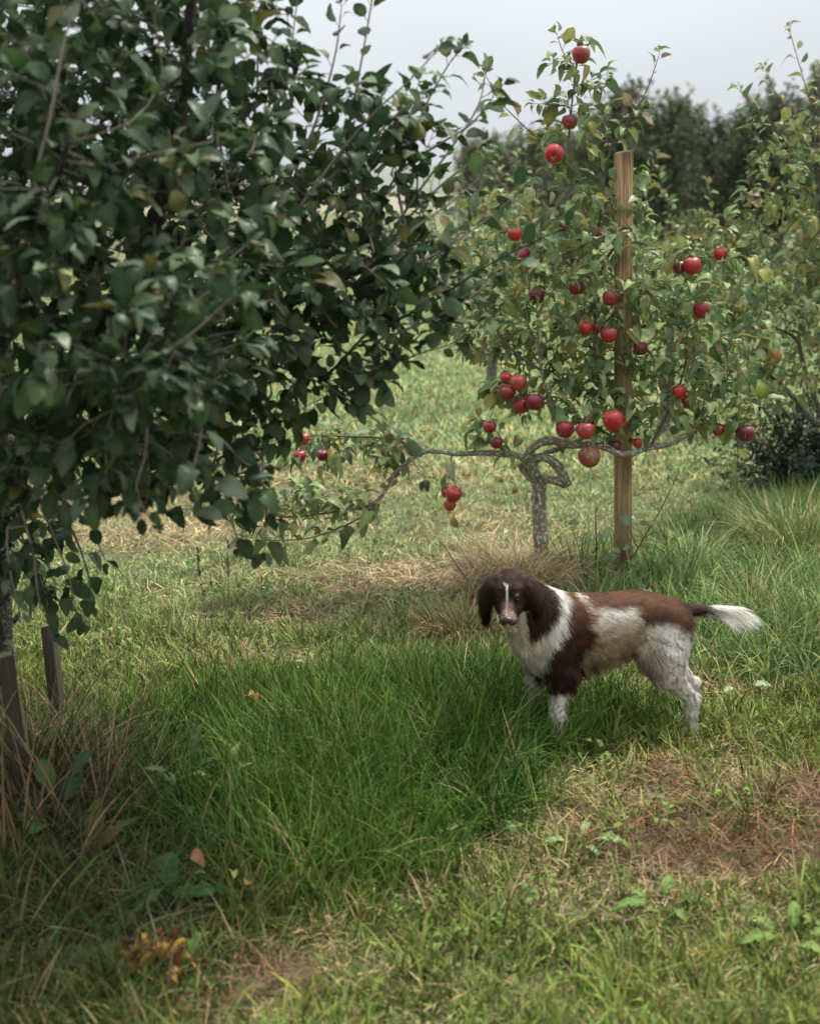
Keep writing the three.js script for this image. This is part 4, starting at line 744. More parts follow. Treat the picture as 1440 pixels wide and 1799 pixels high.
    if (isHead) {
      const ear = Math.abs(h[0]) > 0.066;
      if (ear) { flow = V(0.1 * cn, -1, 0.1 * cn2).addScaledVector(hx, Math.sign(h[0]) * 0.1).addScaledVector(hz, 0.25 * cn2); len = h[1] < -0.045 ? 0.035 + 0.02 * r() : 0.026; lift = 0.34; w = 0.0021; wave = 0.006; c[0] *= 0.6 + 1.1 * r(); c[1] *= 0.6 + 1.0 * r(); }
      else if (h[2] > 0.04) { flow = hz.clone().multiplyScalar(-1).add(V(0, 0.2, 0)); len = 0.004; lift = 0.12; w = 0.0009; if (Math.hypot(Math.abs(h[0]) - 0.0315, h[1] - 0.012) < 0.012 || h[2] > 0.138) continue; }
      else { flow = hx.clone().multiplyScalar(Math.sign(h[0]) * 0.6).addScaledVector(hz, -0.7).add(V(0.3 * cn, -0.1, 0)); len = h[1] > 0.04 ? 0.016 : 0.012; lift = 0.25; }
    } else if (p.x < -0.262 && p.y > 0.415) { const tip = p.x < -0.37; flow = V(-1, tip ? -0.35 * r() : -0.1, 0.25 * (r() - 0.5)); len = tip ? 0.045 + 0.05 * r() : 0.026; lift = tip ? 0.35 : 0.3; w = 0.0014; wave = tip ? 0.003 : 0; if (tip && n.y < -0.2) { flow.y = -0.7; len = 0.06; } }
    else if (p.y < 0.24) { flow = V(-0.25 + 0.3 * cn, -1, 0.2 * cn2); len = 0.015; lift = 0.32; w = 0.0014; if (p.x > 0.1 && n.x < -0.5 && p.y > 0.09) { len = 0.03; lift = 0.5; wave = 0.002; } if (p.y < 0.04) len = 0.005; }
    else { flow = V(-1 + 0.5 * cn, -0.5 + 0.4 * cn2 - 0.9 * sstep(0.42, 0.3, p.y), 0.2 * cn); len = 0.019 + 0.008 * r(); w = 0.0017; if (p.x > -0.15 && p.x < 0.17 && p.y < 0.4) { len = lerp(0.022, 0.05, sstep(0.42, 0.29, p.y)); wave = 0.0036; w = 0.0019; lift = 0.34; } else if (p.x > 0.15) { flow = V(-0.5 + 0.6 * cn, -0.9, 0.4 * cn2); len = 0.024 + 0.014 * r(); wave = 0.002; w = 0.0018; lift = 0.3; } else if (p.x < -0.15) { flow = V(-0.6, -0.8 + 0.5 * cn, 0.3 * cn2); len = n.x < -0.5 ? 0.035 : 0.017; w = 0.0016; } }
    hair(p, n, flow, len, lift, w, c, wave);
  }
  // wet strands at the ear ends, feathers of the tail and belly fringe
  const strand = (p0, dir, len, w, c, wave, n) => hair(V(...p0), n, dir, len, 0.1, w, c, wave);
  for (const s of [-1, 1]) for (let k = 0; k < 260; k++) { const q = fromHead([s * (0.093 + 0.02 * (r() - 0.5)), -0.07 - 0.025 * r(), 0.004 + 0.07 * (r() - 0.5)]); strand(q, V(0.15 * (r() - 0.5), -1, 0.15 * (r() - 0.5)), 0.035 + 0.045 * r() * r(), 0.0019, LIVER.map((x) => x * (0.7 + 0.6 * r())), 0.005, V(0.3 * s, 0, -1).normalize()); }
  for (let k = 0; k < 420; k++) { const t = r(), q = [lerp(-0.375, -0.465, t), lerp(0.442, 0.434, t) - 0.008 * r(), -0.01 + 0.014 * (r() - 0.5)]; strand(q, V(-1, -0.75 * r() * (1.2 - t), 0.3 * (r() - 0.5)), 0.06 + 0.075 * r(), 0.0016, WHITE.map((x) => x * (0.85 + 0.35 * r())), 0.003, V(0.2, 0.5, -1).normalize()); }
  for (let k = 0; k < 420; k++) { const t = r(), q = [lerp(-0.26, -0.37, t), lerp(0.452, 0.443, t) - 0.012 * r(), -0.008 + 0.02 * (r() - 0.5)]; strand(q, V(-1, -0.9 * r(), 0.3 * (r() - 0.5)), 0.03 + 0.035 * t * r(), 0.0016, (r() < 0.5 * t ? WHITE.map((x) => x * 0.7) : LIVER.map((x) => x * (1 + r()))), 0.003, V(0.2, 0.3, -1).normalize()); }
  for (let k = 0; k < 4200; k++) {   // fringe under chest and belly
    const t = r(), x = lerp(0.16, -0.13, t), s = r() < 0.7 ? -1 : 1, half = 0.062 * (1 - 0.35 * t) * Math.sqrt(r()), yb = lerp(0.296, 0.36, t * t) + 0.3 * half * half / 0.06;
    const c = mixc([0.26, 0.185, 0.11], [0.075, 0.048, 0.03], clamp(0.5 + 0.9 * N3(x * 40, 3, half * 40))); strand([x, yb, s * half], V(-0.55 + 0.5 * N3(x * 50, 5, 0), -1, 0.15 * s + 0.3 * (r() - 0.5)), 0.035 + 0.045 * r() * (1 - 0.4 * t), 0.002, x > 0.1 ? LIVER.map((v) => v * 1.5) : c, 0.004, V(0.1, -0.3, s).normalize());
  }
  const fg = new THREE.BufferGeometry(); fg.setAttribute('position', new THREE.Float32BufferAttribute(pos, 3)); fg.setAttribute('normal', new THREE.Float32BufferAttribute(nor, 3)); fg.setAttribute('color', new THREE.Float32BufferAttribute(col, 3)); fg.setIndex(idx);
  mesh('fur', fg, new THREE.MeshPhysicalMaterial({ vertexColors: true, roughness: 0.6, specularIntensity: 0.3 }), dog, 'stuff');
  console.log('dog skin', tri, 'fur triangles', idx.length / 3);
  // nose, eyes, tongue in the head's frame
  const headPart = (name, geo, mat) => { geo.applyMatrix4(hm); return mesh(name, geo, mat, dog); };
  {
    const noseF = (q) => { const ax = Math.abs(q[0]); let d = ellipsoid(q, [0, -0.012, 0.149], [0.0215, 0.015, 0.0135]); d = smin(d, ellipsoid([ax, q[1], q[2]], [0.011, -0.016, 0.149], [0.0085, 0.0085, 0.011]), 0.006); d = Math.max(d, -ellipsoid([ax, q[1], q[2]], [0.0095, -0.0165, 0.1605], [0.0042, 0.0036, 0.007])); return d; };
    headPart('nose', meshField(noseF, [0, -0.013, 0.149], 0.03, 44), new THREE.MeshPhysicalMaterial({ color: lin(0.03, 0.014, 0.012), roughness: 0.45, clearcoat: 0.2, clearcoatRoughness: 0.3 }));
    for (const s of [-1, 1]) {
      const e = new THREE.SphereGeometry(0.0108, 24, 18), q = e.attributes.position, ec = [], fw = V(0.12 * s, 0, 1).normalize();
      for (let i = 0; i < q.count; i++) { const k = V(q.getX(i), q.getY(i), q.getZ(i)).normalize().dot(fw); ec.push(...(k > 0.88 ? [0.004, 0.003, 0.003] : k > 0.66 ? [0.1, 0.04, 0.012] : [0.012, 0.007, 0.006])); }
      e.setAttribute('color', new THREE.Float32BufferAttribute(ec, 3)); e.translate(0.0315 * s, 0.012, 0.0548);
      headPart('eye', e, new THREE.MeshPhysicalMaterial({ vertexColors: true, roughness: 0.15, clearcoat: 1, clearcoatRoughness: 0.05 }));
    }
    const tg = new THREE.SphereGeometry(1, 20, 12).scale(0.013, 0.0035, 0.022).translate(0, -0.0585, 0.1);
    headPart('tongue', tg, new THREE.MeshStandardMaterial({ color: lin(0.33, 0.11, 0.1), roughness: 0.4 }));
  }
}

// ---------------------------------------------------------------- stakes
function stake(name, label, foot, top, w, d, seed, turn, mat = M.wood) {   // a sawn square post between two points, edges worn
  const g = thing(name, label, 'wooden stake', foot), r = rng(seed), dir = top.clone().sub(foot), len = dir.length() + 0.1;
  const geo = new RoundedBoxGeometry(w, len, d, 2, 0.004), p = geo.attributes.position, uv = geo.attributes.uv, n = geo.attributes.normal;
  for (let i = 0; i < p.count; i++) {
    const x = p.getX(i), y = p.getY(i), z = p.getZ(i), face = Math.abs(n.getX(i)) > 0.7 ? 0.31 : Math.abs(n.getY(i)) > 0.7 ? 0.62 : n.getZ(i) > 0 ? 0 : 0.8;
    uv.setXY(i, (Math.abs(n.getX(i)) > 0.7 ? z : x) * 1.6 + face + seed * 0.13, (Math.abs(n.getY(i)) > 0.7 ? z : y) * 0.55 + seed * 0.37);
    if (y > len / 2 - 0.01) p.setY(i, y + x * 0.16 - z * 0.1);
  }
  geo.translate(0, len / 2 - 0.1, 0); geo.computeVertexNormals();
  const m = mesh('post', toCreasedNormals(geo, 0.6), mat, g); g.quaternion.setFromUnitVectors(up3, dir.normalize()); g.rotateY(turn);
  const cr = mesh('end_grain', new THREE.BoxGeometry(w * 0.8, 0.004, d * 0.8), new THREE.MeshStandardMaterial({ color: lin(0.17, 0.13, 0.085), roughness: 1 }), g); cr.position.y = len - 0.1 - 0.001; cr.rotation.z = 0.16; cr.rotation.x = 0.1;
  return g;
}
stake('wooden_stake', 'tall weathered square stake standing upright beside the small apple tree', G(1093, 1033), W(1095, 266, 6.24), 0.069, 0.05, 1, 0.16);
stake('wooden_stake', 'grey stake nearest the left picture edge, in front of the dark trunk', G(52, 1470), W(10, 1150, 3.62), 0.042, 0.042, 2, 0.3, M.greyWood);
stake('wooden_stake', 'short dark stake behind the dry stalks, right of the dark trunk', G(108, 1310), W(86, 1098, 4.35), 0.04, 0.04, 3, -0.2, M.greyWood);

// ---------------------------------------------------------------- apples
function appleGeos(seed) {
  const r = rng(seed), prof = [[0, -0.36], [0.05, -0.375], [0.13, -0.43], [0.21, -0.435], [0.31, -0.37], [0.41, -0.24], [0.475, -0.06], [0.49, 0.1], [0.455, 0.25], [0.37, 0.36], [0.25, 0.41], [0.15, 0.395], [0.07, 0.33], [0.0, 0.28]].map(([x, y]) => new THREE.Vector2(x, y));
  const spline = new THREE.SplineCurve(prof).getPoints(34); spline.forEach((p) => { p.x = Math.max(0, p.x); });
  const g = new THREE.LatheGeometry(spline, 30), p = g.attributes.position, col = [], red = [0.32, 0.012, 0.022], deep = [0.13, 0.005, 0.014], green = [0.3, 0.16, 0.035], blush = r() * 6.28;
  for (let i = 0; i < p.count; i++) {
    let x = p.getX(i), y = p.getY(i), z = p.getZ(i); const a = Math.atan2(z, x), k = 1 + 0.03 * Math.cos(a * 5 + seed) * clamp(0.4 - y) + 0.04 * Math.sin(a + seed) + 0.02 * N3(x * 3 + seed, y * 3, z * 3); p.setXYZ(i, x * k, y * (1 + 0.03 * Math.sin(seed)), z * k);
    const st = clamp(0.5 + 0.7 * N3(Math.cos(a) * 6, y * 1.2 + seed, Math.sin(a) * 6) + 0.35 * N3(Math.cos(a) * 16, y * 2, Math.sin(a) * 16 + seed)), t = clamp(0.5 + 0.5 * Math.cos(a - blush) + 0.3 * N3(x * 3, y * 3, z * 3 + seed));
    let c = [0, 1, 2].map((q) => lerp(deep[q], red[q], clamp(t * 0.7 + st * 0.4)));
    const unblushed = sstep(-0.45, -0.95, Math.cos(a - blush)) * (0.25 + 0.3 * st) * (seed % 2 ? 0.7 : 0.3); c = c.map((v, q) => lerp(v, [0.32, 0.12, 0.035][q], clamp(unblushed))); const pale = sstep(0.28, 0.4, y) * sstep(0.2, 0.05, Math.hypot(x, z)) + sstep(0.75, 0.98, st) * 0.12; c = c.map((v, q) => lerp(v, green[q], clamp(pale)));  // yellowish tint on the side away from the blush
    const dots = sstep(0.42, 0.5, N3(x * 34, y * 34, z * 34 + seed)); col.push(...c.map((v, q) => lerp(v, [0.42, 0.25, 0.14][q], dots * 0.35)));
  }
  g.setAttribute('color', new THREE.Float32BufferAttribute(col, 3)); g.computeVertexNormals();
  const stem = tube([V(0, 0.28, 0), V(0.02, 0.42, 0.01), V(0.06, 0.6, 0.02)], [0.022, 0.017, 0.024], 6), cal = [];
  for (let k = 0; k < 5; k++) { const c = new THREE.ConeGeometry(0.03, 0.1, 4).rotateX(2.6).translate(0, -0.4, 0.045).rotateY(k * 1.2566); cal.push(c.toNonIndexed()); }
  return [g, stem, mergeGeometries(cal)];
}
const APPLE = [1, 2, 3, 4].map(appleGeos), skinMat = (c) => new THREE.MeshPhysicalMaterial({ color: c, vertexColors: true, roughness: 0.42, clearcoat: 0.25, clearcoatRoughness: 0.3 });
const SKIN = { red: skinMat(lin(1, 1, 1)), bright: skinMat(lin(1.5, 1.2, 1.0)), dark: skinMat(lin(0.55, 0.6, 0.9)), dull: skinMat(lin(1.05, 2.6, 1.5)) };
const stemMat = new THREE.MeshStandardMaterial({ color: lin(0.06, 0.04, 0.025), roughness: 0.9 });
const paleGeo = [5, 6].map((s) => { const [g, a, b] = appleGeos(s), p = g.attributes.position, col = []; for (let i = 0; i < p.count; i++) { const x = p.getX(i), y = p.getY(i), z = p.getZ(i), bl = sstep(0.05, 0.42, x + 0.3 * N3(x * 4, y * 4, z * 4 + s)); col.push(lerp(0.3, 0.42, bl), lerp(0.34, 0.17, bl), lerp(0.08, 0.055, bl)); } g.setAttribute('color', new THREE.Float32BufferAttribute(col, 3)); return [g, a, b]; });
const appleStems = { young: [], right: [] };
{
  const r = rng(77), list = [
    [1020, 96, 34, 6.56, 'red', 'red apple at the very top of the small tree, against the sky'],
    [1000, 214, 29, 6.62, 'dull', 'orange red apple half hidden by the leader stem high in the small tree'],
    [973, 270, 36, 6.5, 'bright', 'bright red apple showing its blossom end, left of the stake top', [1.9, 0, 0.2]],
    [904, 412, 26, 6.5, 'bright', 'pinkish red apple upper of two behind the arching dark shoots'],
    [918, 449, 30, 6.5, 'red', 'red apple lower of two behind the arching dark shoots'],
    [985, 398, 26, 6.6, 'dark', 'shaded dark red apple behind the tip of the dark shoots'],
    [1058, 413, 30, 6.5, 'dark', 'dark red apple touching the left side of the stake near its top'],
    [1012, 505, 30, 6.45, 'red', 'red apple partly covered by leaves left of the bare vertical stem'],
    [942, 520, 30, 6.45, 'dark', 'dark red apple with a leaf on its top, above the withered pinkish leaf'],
    [1071, 524, 30, 6.35, 'red', 'red apple against the left edge of the stake at mid height'],
    [1027, 577, 26, 6.4, 'bright', 'leftmost apple of the trio level with the middle of the stake'],
    [1048, 576, 20, 6.45, 'red', 'smallest middle apple of the trio level with the middle of the stake'],
    [1069, 589, 30, 6.33, 'red', 'lowest right apple of the trio, in front of the stake edge'],
    [1125, 612, 27, 6.4, 'dark', 'brownish dark apple among leaves just right of the stake'],
    [888, 664, 22, 6.4, 'bright', 'small topmost apple of the cluster at the left side of the small tree'],
    [891, 689, 32, 6.3, 'red', 'lower left apple of the cluster at the left side of the small tree'],
    [910, 672, 31, 6.28, 'bright', 'upper right apple of the cluster at the left side of the small tree'],
    [915, 713, 29, 6.32, 'red', 'darker left apple of the pair below the left cluster'],
    [938, 706, 34, 6.27, 'dark', 'purplish round apple, right of the pair below the left cluster'],
    [860, 750, 25, 6.3, 'red', 'red apple above the long left limb, upper of two in its leaf tuft'],
    [872, 778, 23, 6.32, 'dark', 'small dark apple just above the long left limb'],
    [992, 754, 34, 6.3, 'red', 'red apple left of the striped one above the crooked fork'],
    [1028, 757, 34, 6.22, 'dull', 'pale streaked red apple in the middle above the crooked fork'],
    [1034, 738, 20, 6.42, 'red', 'small apple peeping out behind the streaked one above the fork'],
    [1077, 739, 39, 6.22, 'bright', 'large bright red apple in front of the stake, above the main limb'],
    [1091, 748, 24, 6.4, 'red', 'apple peeping out behind the large bright one before the stake'],
    [1035, 802, 42, 6.3, 'dull', 'orange red apple hanging under the main limb behind leaves', [-0.5, 0, 0.3]],
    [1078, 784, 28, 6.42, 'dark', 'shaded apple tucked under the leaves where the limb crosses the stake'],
    [1119, 778, 19, 6.4, 'bright', 'tiny red apple on the main limb just right of the stake'],
    [1192, 689, 28, 6.36, 'bright', 'upper of two apples half hidden by a pale leaf above the main limb tip'],
    [1204, 707, 23, 6.38, 'red', 'lower of two apples half hidden by a pale leaf above the main limb tip'],
    [1309, 761, 35, 6.36, 'dark', 'dark red apple hanging lowest at the far right of the small tree'],
    [1261, 757, 22, 6.42, 'red', 'small half covered apple left of the lowest right one'],
    [1216, 467, 34, 6.4, 'red', 'larger red apple of the touching pair right of the stake'],
    [1193, 470, 25, 6.44, 'dark', 'smaller purplish apple of the touching pair right of the stake'],
    [1265, 446, 26, 6.46, 'bright', 'pinkish red apple above a pale leaf, farthest right on the level branch'],
    [1231, 545, 32, 6.36, 'red', 'single dark red apple hanging under the branch right of the stake'],
    [796, 868, 31, 6.25, 'bright', 'round front apple hanging below the tip of the long left limb', [0.5, 0, -0.2]],
    [790, 887, 23, 6.27, 'bright', 'lower apple of the bunch hanging below the long left limb'],
    [783, 866, 18, 6.33, 'red', 'hidden rear apple of the bunch hanging below the long left limb'],
    [533, 771, 23, 6.45, 'bright', 'upper apple among dark leaves at the far left of the low limb'],
    [527, 801, 24, 6.42, 'red', 'lower apple among dark leaves at the far left of the low limb'],
    [566, 800, 22, 6.46, 'dark', 'shaded apple right of the two at the far left of the low limb'],
    [725, 790, 26, 6.3, 'dull', 'pinkish apple behind the hanging dark leaf at the end of the left limb'],
    [788, 328, 25, 6.5, 'red', 'red apple glimpsed through the dark tree at its right edge']];
  const pale = [[1336, 683, 40, 7.45, 'large green and yellow apple with a red blush at the right edge tree'], [1364, 687, 32, 7.52, 'yellowish apple touching the large blushed one from behind'], [1357, 627, 34, 7.5, 'green apple higher up among the leaves of the right edge tree']];
  const build = (geos, mat, at, size, label, group, tilt, sk, stems) => {
    const g = thing('apple', label, 'apple', at, group), s = size / FPX / 1.0 * toPx(at).depth / 0.97;
    mesh('skin', geos[0], mat, g); mesh('stem', geos[1], stemMat, g); mesh('calyx', geos[2], stemMat, g);
    g.scale.setScalar(s * 0.94); g.rotation.set(tilt[0] + 0.35 * (r() - 0.5), r() * 6.28, tilt[2] + 0.35 * (r() - 0.5), 'YXZ');
    if (tilt[0] || tilt[2]) g.rotation.set(tilt[0], tilt[1], tilt[2]);
    g.updateMatrixWorld(); const tip = V(0.06, 0.6, 0.02).applyMatrix4(g.matrixWorld), n = sk.nodes[sk.nearest(tip.clone().add(V(0, 0.03, 0)))].p;
    stems.push(tube(curve([tip, tip.clone().lerp(n, 0.4).add(V(0, 0.012, 0)), n.clone()], 5), [0.0017, 0.0017, 0.0018, 0.002, 0.0022, 0.0024], 4, false));
  };
  list.forEach(([x, y, s, d, m, label, tilt], i) => build(APPLE[i % 4], SKIN[m], W(x, y, d * YS - 0.07), s, label, 'red apples on the small tree', tilt ?? [0, 0, 0], smallSk, appleStems.young));
  pale.forEach(([x, y, s, d, label], i) => build(paleGeo[i % 2], skinMat(lin(1, 1, 1)), W(x, y, d), s, label, 'pale apples on the right edge tree', [0, 0, 0], rightSk, appleStems.right));
  scene.children.forEach((t) => { const l = t.name === 'young_apple_tree' ? appleStems.young : t.userData.label?.startsWith('loose branched') ? appleStems.right : null; if (l) mesh('fruit_spurs', mergeGeometries(l).translate(-t.position.x, -t.position.y, -t.position.z), M.twig, t, 'stuff'); });
}

{
  const t = scene.children.find((o) => o.name === 'young_apple_tree'), r = rng(606), m = leafMats([lin(0.42, 0.32, 0.24), lin(0.3, 0.2, 0.1)]);
  for (const [x, y, d, s, label] of [[797, 908, 5.93, 0.06, 'pale withered leaf under the hanging bunch of apples'], [815, 862, 5.94, 0.05, 'pinkish dry leaf right of the hanging bunch'], [785, 895, 5.95, 0.05, 'dry leaf behind the hanging bunch'], [956, 552, 6.1, 0.05, 'withered pinkish leaf among the green'], [945, 548, 6.1, 0.04, 'withered curled leaf'], [905, 855, 5.98, 0.045, 'brown curled dead leaf'], [880, 838, 5.96, 0.05, 'brown dead leaf'], [690, 838, 5.96, 0.06, 'dead brown leaf on the low limb'], [672, 846, 5.95, 0.05, 'dead curled leaf on the low limb'], [610, 905, 5.9, 0.05, 'brown leaf under the low limb'], [560, 925, 5.9, 0.055, 'brown leaf at the twig of the low limb'], [520, 915, 5.9, 0.05, 'dry leaf on the low limb'], [470, 905, 5.9, 0.055, 'dry leaf near the low limb tip'], [440, 960, 5.9, 0.055, 'dark dry leaf at the lowest twig'], [640, 850, 5.94, 0.045, 'curled dry leaf on the low limb']]) {
    const q = mesh('withered_leaf', LEAVES[5], m[Math.floor(r() * 2)], t); orient(W(x, y, d).sub(t.position), V(r() - 0.5, -0.9, 0.6 * (r() - 0.3)), V(r() - 0.5, 0.4, 1), s).decompose(q.position, q.quaternion, q.scale); q.userData.label = label;
  }
}

// ---------------------------------------------------------------- tussocks, stalks, weeds, fallen leaves
function tussock(name, label, category, list, parentPos) {
  const g = thing(name, label, category, parentPos), r = rng(label.length * 7 + 3); let k = 0;
  for (const t of list) {
    const pos = [], col = [], idx = [];
    for (let i = 0; i < t.n; i++) {
      const a = r() * 6.283, q = Math.sqrt(r()) * t.rad, d = a + (r() - 0.5) * (t.mess ?? 1.5), v = 0.65 + 0.6 * r(), c = t.c.map((x) => x * v);
      strip(pos, col, idx, V((t.x ?? 0) + Math.cos(a) * q, height(parentPos.x, parentPos.z) - 0.01 + (t.lift ?? 0) * r(), (t.z ?? 0) + Math.sin(a) * q), V(Math.cos(d), 0, Math.sin(d)), t.h * (0.45 + 0.65 * r()), t.w * (0.6 + 0.7 * r()), (t.lean ?? 0.1) + 0.35 * r(), t.bend * (0.3 + 0.8 * r()), 7, c, c, r() * 3.14);
    }
    mesh(t.name, geoFrom(pos, idx, col), M.grass, g, 'stuff'); k++;
  }
  return g;
}
// broad leaved weeds under the big tree
function rosette(name, label, at, leaves, cols, seed) {
  const g = thing(name, label, 'weed', at), r = rng(seed), mats = cols.map((c) => { const m = M.weed.clone(); m.color.copy(lin(...c)); return m; });
  leaves.forEach(([a, el, len, wide, lift], i) => { const geo = leafGeo({ width: 0.36, curl: 0.4, fold: 0.35, stalk: 0.25, rows: 12, wave: 0.16, seed: seed + i }), m = mesh('leaf', geo, mats[i % mats.length], g); orient(V(0.04 * Math.cos(a), lift ?? 0.03, 0.04 * Math.sin(a)), V(Math.cos(a) * Math.cos(el), Math.sin(el), Math.sin(a) * Math.cos(el)), V(0.3 * (r() - 0.5), 1, 0.3), len, wide).decompose(m.position, m.quaternion, m.scale); });
  return g;
}
const DG = [[0.035, 0.072, 0.022], [0.042, 0.082, 0.025], [0.03, 0.058, 0.022]];
const DRY = [0.4, 0.3, 0.17], DRYB = [0.26, 0.155, 0.085], GRN = [0.11, 0.19, 0.05];
tussock('dry_tussock', 'straw coloured mound of dead grass round the foot of the small tree, behind the dog', 'grass tussock', [{ name: 'dead_blades', n: 1700, rad: 0.24, h: 0.3, w: 0.0036, lean: 0.3, bend: 2.2, c: DRY, lift: 0.12, mess: 3 }, { name: 'green_blades', n: 90, rad: 0.16, h: 0.26, w: 0.0035, bend: 0.8, c: GRN }], G(905, 1045));
tussock('dry_tussock', 'tangled dry grass low on the left of the dog head', 'grass tussock', [{ name: 'dead_blades', n: 420, rad: 0.16, h: 0.2, w: 0.0035, lean: 0.4, bend: 1.9, c: DRYB, lift: 0.05 }, { name: 'green_blades', n: 120, rad: 0.16, h: 0.24, w: 0.004, bend: 0.9, c: GRN }], G(815, 1110));
tussock('grass_tuft', 'upright green sedge tuft between the small trunk and the stake', 'grass tussock', [{ name: 'green_blades', n: 150, rad: 0.06, h: 0.36, w: 0.006, lean: 0.05, bend: 0.7, c: [0.1, 0.17, 0.045] }, { name: 'dead_blades', n: 40, rad: 0.08, h: 0.25, w: 0.005, lean: 0.2, bend: 1.4, c: DRY }], G(1018, 1035));
tussock('dry_tussock', 'large arching half dry tussock at the right edge below the dark shrub', 'grass tussock', [{ name: 'dead_blades', n: 700, rad: 0.16, h: 0.42, w: 0.0055, lean: 0.15, bend: 1.9, c: [0.36, 0.29, 0.14] }, { name: 'green_blades', n: 420, rad: 0.2, h: 0.42, w: 0.006, bend: 1.6, c: [0.15, 0.21, 0.07] }], G(1395, 985));
tussock('grass_tuft', 'pale arching tuft on the bank right of the stake', 'grass tussock', [{ name: 'green_blades', n: 260, rad: 0.12, h: 0.36, w: 0.007, bend: 2.2, c: [0.2, 0.26, 0.1] }], G(1215, 1010));
tussock('grass_tuft', 'pale drooping tuft above the tail of the dog', 'grass tussock', [{ name: 'green_blades', n: 240, rad: 0.12, h: 0.34, w: 0.007, bend: 2.3, c: [0.2, 0.26, 0.11] }, { name: 'dead_blades', n: 60, rad: 0.1, h: 0.3, w: 0.006, bend: 1.6, c: [0.4, 0.28, 0.12] }], G(1330, 1085));
tussock('dry_stalks', 'clump of tall dry brown stalks and dead grass in front of the dark trunk', 'dead plants', [{ name: 'stalks', n: 70, rad: 0.24, h: 0.6, w: 0.006, lean: 0.0, bend: 0.7, c: [0.19, 0.135, 0.075], mess: 6 }, { name: 'leaning_stalks', n: 60, rad: 0.26, h: 0.42, w: 0.005, lean: 0.45, bend: 1.3, c: [0.18, 0.125, 0.07], mess: 6 }, { name: 'dead_blades', n: 800, rad: 0.3, h: 0.36, w: 0.0036, lean: 0.15, bend: 1.9, c: [0.09, 0.065, 0.035], mess: 6 }, { name: 'green_blades', n: 420, rad: 0.32, h: 0.36, w: 0.004, bend: 1.3, c: [0.04, 0.075, 0.02], mess: 6 }], G(85, 1450));
tussock('dry_stalks', 'leaning dead stems right of the short dark stake', 'dead plants', [{ name: 'stalks', n: 40, rad: 0.12, h: 0.46, w: 0.0055, lean: 0.05, bend: 0.8, c: [0.19, 0.14, 0.08], mess: 6 }, { name: 'green_blades', n: 240, rad: 0.16, h: 0.34, w: 0.004, bend: 1.3, c: [0.05, 0.085, 0.025], mess: 6 }], G(150, 1390));
tussock('dry_stalks', 'tangle of dead stems in the bottom corner left of the yellowed weed', 'dead plants', [{ name: 'stalks', n: 60, rad: 0.24, h: 0.32, w: 0.0045, lean: 0.5, bend: 1.1, c: [0.19, 0.145, 0.08], mess: 6 }, { name: 'dead_blades', n: 500, rad: 0.28, h: 0.26, w: 0.0034, lean: 0.3, bend: 1.6, c: [0.09, 0.06, 0.035], mess: 6 }, { name: 'green_blades', n: 520, rad: 0.32, h: 0.24, w: 0.005, bend: 1.6, c: [0.045, 0.085, 0.022], mess: 6 }], G(95, 1640));
tussock('dry_stalks', 'crossing bare brown stems directly in front of the stake nearest the left edge', 'dead plants', [{ name: 'stalks', n: 46, rad: 0.2, h: 0.62, w: 0.007, lean: 0.0, bend: 0.9, c: [0.2, 0.13, 0.075], mess: 6 }, { name: 'leaning_stalks', n: 40, rad: 0.2, h: 0.4, w: 0.006, lean: 0.6, bend: 1.2, c: [0.26, 0.18, 0.1], mess: 6 }], G(60, 1520));
rosette('weed_plant', 'dark broad leaved weed at the foot of the dry stalks', G(110, 1520), [[0.3, 0.8, 0.1, 1.5, 0.1], [1.9, 0.6, 0.1, 1.5, 0.12], [-1.3, 0.9, 0.11, 1.5, 0.16], [3.3, 0.6, 0.1, 1.4, 0.1], [-2.3, 1.0, 0.1, 1.5, 0.2], [-0.4, 1.1, 0.09, 1.4, 0.24]], DG, 72);
rosette('weed_plant', 'low dark rosette right of the yellowing dock', G(215, 1650), [[0.3, 0.5, 0.09, 1.5, 0.03], [1.9, 0.4, 0.1, 1.5, 0.03], [-1.3, 0.7, 0.1, 1.5, 0.05], [3.3, 0.5, 0.09, 1.4, 0.03], [-0.4, 0.9, 0.08, 1.4, 0.06]], DG, 73);
tussock('dark_tussock', 'rank dark weeds and dead blades round the foot of the stake nearest the left edge', 'grass tussock', [{ name: 'green_blades', n: 420, rad: 0.16, h: 0.5, w: 0.0045, lean: 0.1, bend: 1.4, c: [0.03, 0.06, 0.014], mess: 6 }, { name: 'dead_blades', n: 220, rad: 0.16, h: 0.5, w: 0.0045, lean: 0.2, bend: 1.5, c: [0.15, 0.1, 0.05], mess: 6 }], G(40, 1430));
tussock('dark_tussock', 'dark rank grass between the dock and the tall dry stalks', 'grass tussock', [{ name: 'green_blades', n: 620, rad: 0.3, h: 0.26, w: 0.0045, lean: 0.2, bend: 1.6, c: [0.035, 0.07, 0.016], mess: 6 }, { name: 'dead_blades', n: 200, rad: 0.3, h: 0.24, w: 0.004, lean: 0.4, bend: 1.4, c: [0.16, 0.1, 0.05], mess: 6 }], G(210, 1560));
tussock('dark_tussock', 'dark rank grass below the heap of rotting leaves', 'grass tussock', [{ name: 'green_blades', n: 480, rad: 0.26, h: 0.17, w: 0.005, lean: 0.25, bend: 1.6, c: [0.045, 0.085, 0.02], mess: 6 }, { name: 'dead_blades', n: 120, rad: 0.26, h: 0.2, w: 0.004, lean: 0.5, bend: 1.2, c: [0.16, 0.1, 0.05], mess: 6 }], G(190, 1760));
tussock('dry_tussock', 'brown matted heap of cut grass at the right edge above the bare patch', 'grass tussock', [{ name: 'dead_blades', n: 700, rad: 0.14, h: 0.12, w: 0.003, lean: 0.7, bend: 1.3, c: [0.17, 0.1, 0.055], lift: 0.06, mess: 6 }], G(1425, 1420));

